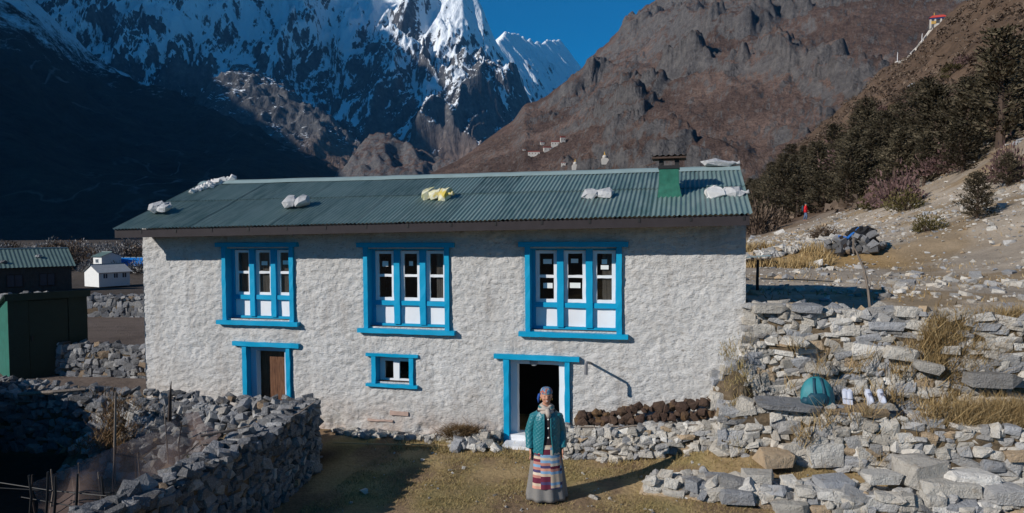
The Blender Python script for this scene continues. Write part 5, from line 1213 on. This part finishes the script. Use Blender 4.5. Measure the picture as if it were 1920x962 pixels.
m = MB(); m.board(-W_/4, W_/4-.01, -.005, .03, H_-.13, H_, .002, 3); m.build('front_panel', mg, pr)
for s in (-1, 1):
    m = MB(); x_ = s*W_/2; m.add([(x_,.031,0),(x_,D_,0),(x_,D_,H_-.42),(x_,.031,H_-.02),(x_-s*.03,.031,0),(x_-s*.03,D_,0),(x_-s*.03,D_,H_-.42),(x_-s*.03,.031,H_-.02)],[(0,1,2,3),(7,6,5,4),(0,4,5,1),(1,5,6,2),(2,6,7,3),(3,7,4,0)]); m.build('side_panel', mg2, pr)
m = MB(); m.board(-W_/2, W_/2, D_, D_+.03, 0, H_-.44, .003, 1); m.build('back_panel', mg2, pr)
m = MB(); m.add([(-W_/2-.08,-.1,H_+.0),(W_/2+.06,-.1,H_+.0),(W_/2+.06,D_+.1,H_-.45),(-W_/2-.08,D_+.1,H_-.45),(-W_/2-.08,-.1,H_+.05),(W_/2+.06,-.1,H_+.05),(W_/2+.06,D_+.1,H_-.40),(-W_/2-.08,D_+.1,H_-.40)],[(3,2,1,0),(4,5,6,7),(0,1,5,4),(1,2,6,5),(2,3,7,6),(3,0,4,7)]); m.build('roof', mg, pr)
m = MB(); m.board(-W_/2-.07, W_/2+.05, -.13, -.102, H_-.10, H_+.06, .004, 2); m.build('roof_trim', mg, pr)
stick('plank', [at_z(35,740,1.0), at_z(100,735,1.05), at_z(160,730,1.06)], [.035,.035,.03], 'grey_wood', 'long weathered pole lying along the far pen wall below the privy', 'pole')

def house_block(name, label, loc, rz, w, d, h, rh, wall, roof_, wins, doors=(), mat_win='dark', gables=True):
    o = thing(name, label, 'building', loc, rz)
    m = MB(); m.box(-w/2,w/2,0,d,-1,h); m.add([(-w/2,0,h),(-w/2,d,h),(-w/2,d/2,h+rh-.1),(w/2,0,h),(w/2,d,h),(w/2,d/2,h+rh-.1)],[(0,2,1),(3,4,5)]); m.build('wall', wall, o)
    rf = bpy.data.objects.new('roof', None); link(rf, o)
    for s in (0, 1):
        V=[]; nn = int(w/.3)*4+1
        for j in range(2):
            for i in range(nn): y0 = -.35 if s == 0 else d+.35; yy = y0+(d/2-y0)*j; V.append((-w/2-.3+(w+.6)*i/(nn-1), yy, h-.08+(rh+.1)*j+.02*math.cos(i*PI/2)))
        m = MB(); m.add(V,[tuple(f) for f in grid_faces(2,nn)]); m.build('roof_slope', roof_, rf)
    m = MB(); m.tube([(-w/2-.3,d/2,h+rh+.03),(w/2+.3,d/2,h+rh+.03)], .09, 6); m.build('ridge_cap', MAT['ridge'], rf)
    for (x, z, ww, hh) in wins:
        wn_ = bpy.data.objects.new('window', None); link(wn_, o)
        m = MB()
        for b in ((x-ww/2-.07,x-ww/2,z,z+hh),(x+ww/2,x+ww/2+.07,z,z+hh),(x-ww/2-.07,x+ww/2+.07,z+hh,z+hh+.07),(x-ww/2-.07,x+ww/2+.07,z-.07,z),(x-.03,x+.03,z,z+hh)): m.box(b[0],b[1],-.06,.0,b[2],b[3])
        m.build('frame', MAT['white'] if wall is whitewall else MAT['dark_wood'], wn_)
        m = MB(); m.box(x-ww/2,x+ww/2,-.025,-.006,z,z+hh); m.build('pane', MAT['winglass'], wn_)
    return o
t = NT('far_window_glass'); t.color((.03,.05,.07)); t.rough(.08); t.b.inputs['Specular IOR Level'].default_value = .6; MAT['winglass'] = t.m
brownwall = simple('brown_stone_lodge_wall', (.07,.058,.05), .9, .4, 3, .6, .05); whitewall = simple('far_white_wall', (.70,.70,.68), .9, .12, 2)
groof = simple('pale_green_iron_roof', (.10,.15,.14), .55, .3, 1.5); broof = simple('blue_iron_roof', (.01,.16,.50), .5, .2, 1.5); grroof = simple('grey_iron_roof', (.33,.34,.35), .6, .25, 2)
q = at_y(20, 520, 58); lodge = house_block('lodge', 'long brown stone lodge with pale green iron roof behind the privy', (q.x-3.6, q.y, -1.55), .75, 15, 6, 2.45, 1.5, brownwall, groof, [(x,.7,1.1,1.0) for x in (-6.2,-4,-1.4,.9,3.2,5.6)])
for (a,b_) in ((-5,.3),(-1.5,.5),(2.5,.3),(5.2,.6)): m = MB(); m.ball((a,-.2+2.6*b_,2.45+1.4*b_),(.28,.22,.16),nu=8,nv=5,warp=.2,seed=int(a*9)); m.build('roof_weight', MAT['stone'].copy() if False else MAT['stone'], lodge)
q = at_y(215, 523, 122); wh = house_block('white_house', 'small white house with grey iron roof beyond the field wall', (q.x, q.y, q.z-.3), 1.0, 5.4, 5.0, 1.6, 1.3, whitewall, grroof, [(-1.6,.5,.7,.8),(.2,.5,.7,.8),(1.7,.5,.7,.8)])
q = at_y(240, 505, 140); house_block('blue_roofed_house', 'house with bright blue iron roof behind the small white house', (q.x+1, q.y, q.z-1.2), -.15, 9.0, 5.5, 2.0, 1.5, whitewall, broof, [(-2.4,.8,.8,.7),(1.6,.8,.8,.7)])
q = at_y(183, 500, 138); house_block('white_annex', 'white two-storey annex with green roof left of the blue roof', (q.x, q.y, q.z-2.2), -.5, 2.9, 4, 4.3, .8, whitewall, groof, [(-.1,3.0,.9,.7)])

# ------------------------------------------------------------------ the pen: net, sticks, weeds, pole
t = NT('dark_mesh_net'); tr_ = t.n('BsdfTransparent'); df = t.n('BsdfDiffuse'); df.inputs[0].default_value = (.17,.125,.11,1); mx = t.n('MixShader'); p_ = t.pos(); nn_ = t.noise(p_, 7, 4)
t.put(mx.inputs[0], t.ramp(nn_, [(.3,.45),(.7,.72)])); t.t.links.new(tr_.outputs[0], mx.inputs[1]); t.t.links.new(df.outputs[0], mx.inputs[2]); t.t.links.new(mx.outputs[0], t.out.inputs['Surface']); MAT['net'] = t.m
nt_top = [(60,905,7.6),(140,872,8.0),(215,838,8.6),(300,805,9.2),(345,775,9.7),(372,772,9.8)]; nt_bot = [(60,985,7.3),(140,975,7.4),(230,965,7.6),(310,915,8.2),(375,860,8.9),(415,815,9.4)]
A = np.array([list(at_y(a,b,c)) for a,b,c in nt_top]); B = np.array([list(at_y(a,b,c)) for a,b,c in nt_bot]); sU = np.linspace(0,5,46); rr=[]
for j in range(18):
    v = j/17; row=[]
    for u_ in sU:
        i = min(int(u_),4); f = u_-i; a = A[i]*(1-f)+A[i+1]*f; b = B[i]*(1-f)+B[i+1]*f; q = a*(1-v)+b*v; q = q+np.array([0,.10*math.sin(u_*2.1+v*3)*math.sin(PI*v),-.10*math.sin(PI*v)*(.6+.4*math.sin(u_*3.3))]); row.append(tuple(q))
    rr.append(row)
m = MB(); m.rings(rr, cap=(False,False), closed=False); m.build('net', MAT['net'], None, True, label='dark sagging mesh net stretched over the pen', cat='net')
LB = 'thin upright stick propping the net in the pen'
for k,(px,py0,py1,y) in enumerate(((212,962,838,8.5),(150,955,868,8.1),(140,962,895,7.9),(255,945,852,8.7),(100,962,880,7.6),(188,960,885,8.0),(335,880,790,9.4),(262,930,850,8.9),(312,870,760,9.6),(60,962,890,7.4))):
    stick('prop_stick', [at_y(px+gt.uniform(-8,8),py0,y), at_y(px,(py0+py1)/2,y), at_y(px+gt.uniform(-5,9),py1,y)], [.011,.010,.007], 'grey_wood' if k % 3 else 'dark_wood', LB, 'stick', 'sticks propping the net')
stick('tall_stake', [at_y(214,910,8.9), at_y(216,800,8.9), at_y(217,735,8.9)], [.018,.016,.012], 'grey_wood', 'tall pale stake standing at the edge of the net', 'stake')
stick('pointed_stake', [at_y(318,790,9.9), at_y(319,745,9.9), at_y(321,715,9.9)], [.03,.022,.004], 'dark_wood', 'dark pointed stake sticking up above the pen wall', 'stake')
stick('long_branch', [at_y(375,818,9.3), at_y(440,806,9.6), at_y(490,794,9.8), at_y(530,790,9.9)], [.018,.02,.018,.012], 'grey_wood', 'pale crooked branch lying on the rubble of the pen', 'branch')
stick('long_branch', [at_y(380,835,9.1), at_y(430,828,9.4), at_y(470,826,9.5)], [.012,.012,.010], 'grey_wood', 'thin straight branch lying below the crooked one', 'branch')
stick('long_branch', [at_y(318,886,8.7), at_y(345,855,9.0), at_y(372,830,9.2)], [.012,.012,.008], 'grey_wood', 'slanting stick beside the green sprig in the pen', 'branch')
stick('long_branch', [at_y(520,790,9.75), at_y(560,775,9.85), at_y(592,752,9.9)], [.012,.010,.006], 'grey_wood', 'branch sticking up from the corner of the pen wall', 'branch')
for k,(a,b_) in enumerate((((0,915,7.2),(285,925,7.4)),((40,932,7.1),(240,962,7.0)),((0,905,7.3),(200,930,7.0)))):
    stick('fence_wire', [at_y(*a), at_y((a[0]+b_[0])/2,(a[1]+b_[1])/2+3,(a[2]+b_[2])/2), at_y(*b_)], .006, 'black_iron', ('dark upper','dark lower','dark slanting')[k]+' wire strung across the pen at the bottom left', 'wire')
for k,px in enumerate((85,55,100,140,190)):
    stick('fence_post', [at_y(px,985,7.05), at_y(px+4,930,7.05), at_y(px+gt.uniform(-3,6),870+gt.uniform(0,25),7.05)], [.014,.013,.011], 'black_iron', 'dark thin post of the wire fence at the bottom left', 'post', 'posts of the wire fence at the bottom left')
# weeds climbing the far pen wall, mossy patch, green sprig
Xs=[];Ys=[];Zs=[]
for k in range(46):
    px = gt.gauss(205,24); py = gt.uniform(745,850); p = at_y(px,py,10.9-.5*(py-745)/100); m_ = 26; q = np.random.default_rng(k+900); Xs.append(q.normal(p.x,.07,m_)); Ys.append(q.normal(p.y,.06,m_)); Zs.append(q.normal(p.z,.05,m_))
X,Y,Z = map(np.concatenate,(Xs,Ys,Zs)); MAT['deadweed'] = leaf_mat('dead_brown_weeds', [(.2,(.09,.05,.025)),(.6,(.19,.12,.06)),(.9,(.28,.20,.11))]); blades('dead_weeds', X, Y, Z, .13, .006, 'deadweed', 'dead brown weeds hanging on the far wall of the pen', 'weeds', .7, 9)
n = 3500; p = at_z(262,905,-.05); X = r.normal(p.x,.28,n); Y = r.normal(p.y,.4,n); blades('moss_patch', X, Y, ground_z(X,Y), .07, .006, 'mossy' if 'mossy' in MAT else MAT.setdefault('mossy', leaf_mat('yellow_green_moss', [(.2,(.10,.11,.01)),(.6,(.20,.20,.03)),(.9,(.28,.26,.06))])) and 'mossy', 'yellow-green grass patch inside the pen', 'grass', .6, 11)
MAT['sprig'] = leaf_mat('fresh_green_leaves', [(.2,(.04,.10,.02)),(.9,(.12,.24,.05))]); sp_ = twig_shrub(777, 'sprig', 120, .9, .22); p = at_y(352,872,9.0)
plant('leafy_sprig', p, .14, sp_, ('foliage','stems'), 'small fresh green leafy sprig beside the net', 'plant')
# straw rope lying along the grass
a = at_z(622,830,.05); b_ = at_z(930,838,.05); stick('straw_rope', [a, a.lerp(b_,.3)+Vector((0,-.02,.0)), a.lerp(b_,.6)+Vector((0,.03,0)), b_], .010, 'straw' if 'straw' in MAT else MAT.setdefault('straw', simple('straw_rope_fibre', (.40,.28,.15), .9)) and 'straw', 'thin straw rope lying in the grass along the facade', 'rope')
# dead grass bundle at the heap by the door
Xs = r.normal(0,.14,2600); Ys = r.normal(0,.09,2600); xq = fac(873,800)[0]; c_ = h2w(xq,-.2,.16); blades('hay_tuft', c_.x+Xs, c_.y+Ys, c_.z-.05+np.abs(r.normal(0,.05,2600)), .12, .005, 'deadweed', 'brown tuft of old straw left of the open door', 'straw', 1.2, 13)

# ------------------------------------------------------------------ far: monastery, stupas, prayer gate
far_white = simple('far_whitewash', (.50,.47,.43), .9, .1, .2, 0); far_red = simple('far_red_band', (.22,.055,.045), .9, .2, .2, 0); gold = simple('far_gilding', (.55,.33,.06), .5, .1, bump=0)
def far_at(px, f): 
    z = mountain_z(px, f); return Vector((float(P(px))*f, f, z))
def far_on(px, py):
    i = int(np.argmin(np.abs(MU-px))); fs = np.linspace(440, 2200, 900); e = np.interp(fs, MF[:, i], MZ[:, i]); k = np.nonzero(e > CAM.z+fs*float(el(py)))[0]
    f = fs[k[0]] if len(k) else 900.0; return Vector((float(P(px))*f, f, float(np.interp(f, MF[:, i], MZ[:, i]))))
def monastery(px, py, w, hgt, label):
    p = far_on(px, py); s = p.y/FPX; o = thing('monastery_building', label, 'building', p, gt.uniform(-.2,.3)); W = w*s; H = hgt*s; 
    m = MB(); m.box(-W/2,W/2,-W*.2,W*.3,-H*1.5,H*.72); m.build('wall', far_white, o); m = MB(); m.box(-W/2-.1*s,W/2+.1*s,-W*.2-.15*s,W*.3,H*.72+.01,H); m.build('roof_band', far_red, o)
    for k in range(max(2,int(w/5))):
        x = -W/2+W*(k+.5)/max(2,int(w/5)); m = MB(); m.box(x-.5*s,x+.5*s,-W*.2-.12*s,-W*.2+.02,H*.25,H*.55); m.build('window', MAT['dark_wood'], o)
for (px,py,w,h_,lab) in ((1002,293,22,8,'long white monastery building with red roof band, lowest of the row'),(1027,285,14,8,'white monastery building in the middle of the row on the brown mountain'),(1042,276,15,9,'white monastery building right of the middle of the row'),(1056,268,9,10,'topmost monastery building of the row, with an orange roof'),(1018,272,7,5,'small pale hut above the monastery row'),(1057,312,8,4,'small red-roofed hut above the house ridge'),(984,283,5,3,'tiny white hut left of the monastery row')): monastery(px,py,w,h_,lab)
def stupa(px, py, h_, label):
    p = far_on(px, py); s = h_*p.y/FPX; o = thing('stupa', label, 'stupa', p)
    m = MB(); m.box(-.42*s,.42*s,-.42*s,.42*s,-.5*s,.16*s); m.box(-.33*s,.33*s,-.33*s,.33*s,.161*s,.27*s); m.build('base', far_white, o)
    m = MB(); m.ball((0,0,.42*s),(.27*s,.27*s,.25*s),nu=14,nv=8); m.build('dome', far_white, o, True)
    m = MB(); m.box(-.09*s,.09*s,-.09*s,.09*s,.62*s,.74*s); m.tube([(0,0,.741*s),(0,0,1.05*s)],[.07*s,.015*s],8); m.build('spire', gold, o)
stupa(1079,316,14,'white stupa with gilded spire just above the house ridge'); stupa(1134,303,16,'white stupa standing alone right of the monastery')
# prayer gate and its white wall on the crest of the near hill
def crest(px):
    d = (px-960)/FPX; fs = np.linspace(120, 330, 400); z = ground_z(d*fs, fs); e = (z-CAM.z)/fs; k = int(np.argmax(e)); return Vector((d*fs[k], fs[k], z[k]))
pg = crest(1752); s = pg.y/FPX; gate = thing('prayer_gate', 'small white prayer gate with red roof on the crest of the right hill', 'gate', pg+Vector((0,0,-.2)), -.35)
m = MB(); m.box(-4.2*s,4.2*s,-2*s,2*s,-3*s,2.6*s); m.build('plinth', far_white, gate)
for x in (-12,-4.5,5,12): m = MB(); m.box((x-1.3)*s,(x+1.3)*s,-2*s,2*s,(-6 if x < 0 else 0)*s,11*s); m.build('pillar', far_white, gate)
for k in range(5): x = -10.5+1.6*k; m = MB(); m.tube([(x*s,-2.2*s,2.0*s),(x*s,-2.2*s,7*s)],.7*s,6); m.build('prayer_wheel', gold, gate)
m = MB(); m.box(-13.5*s,13.5*s,-2.6*s,2.6*s,11.01*s,13*s); m.build('frieze', simple('far_blue_band', (.04,.07,.25), .8, .1, bump=0), gate)
m = MB(); m.add([(-15*s,-4*s,13*s),(15*s,-4*s,13*s),(15*s,4*s,13*s),(-15*s,4*s,13*s),(-9*s,0,18*s),(9*s,0,18*s)],[(0,1,5,4),(1,2,5),(2,3,4,5),(3,0,4),(3,2,1,0)]); m.build('roof', simple('far_red_roof', (.45,.06,.05), .6, .15, bump=0), gate)
m = MB(); m.tube([(-6*s,0,18*s),(-6*s,0,23*s)],[.8*s,.3*s],6); m.build('finial', gold, gate)
a = crest(1672); it=[]; wl = thing('mani_wall', 'white wall climbing the crest of the hill to the prayer gate', 'wall', a)
for k in range(12):
    p0 = crest(1676+5.6*k); p1 = crest(1676+5.6*(k+.93)); m = MB(); hgt = .45
    m.add([p0-a+Vector((0,0,-.5)),p1-a+Vector((0,0,-.5)),p1-a+Vector((0,1,-.5)),p0-a+Vector((0,1,-.5)),p0-a+Vector((0,0,hgt)),p1-a+Vector((0,0,hgt)),p1-a+Vector((0,1,hgt)),p0-a+Vector((0,1,hgt))],[(3,2,1,0),(4,5,6,7),(0,1,5,4),(1,2,6,5),(2,3,7,6),(3,0,4,7)]); m.build('wall_segment', far_white, wl)
for (px,h_,lab) in ((1678,18,'thin prayer-flag pole at the lower end of the white crest wall'),(1723,15,'white prayer-flag pole in the middle of the crest wall')):
    p = crest(px); s = p.y/FPX; stick('flag_pole',[p,p+Vector((0,0,h_*s*.6)),p+Vector((.1,0,h_*s))],[.13,.12,.08],'white',lab,'pole')

# ------------------------------------------------------------------ thin blue mountain air
m = MB(); m.box(-9500, 9500, -5200, 14800, -140, 6200)
hz_m = bpy.data.materials.new('mountain_air'); hz_m.use_nodes = True; ht = hz_m.node_tree; ht.nodes.clear(); ho_ = ht.nodes.new('ShaderNodeOutputMaterial'); pv_ = ht.nodes.new('ShaderNodeVolumePrincipled')
pv_.inputs['Color'].default_value = (.12,.45,1.0,1); pv_.inputs['Density'].default_value = 1.6e-5; pv_.inputs['Anisotropy'].default_value = .0; ht.links.new(pv_.outputs[0], ho_.inputs['Volume'])
m.build('haze', hz_m, None, kind='stuff', label='thin blue mountain air filling the valley', cat='haze')
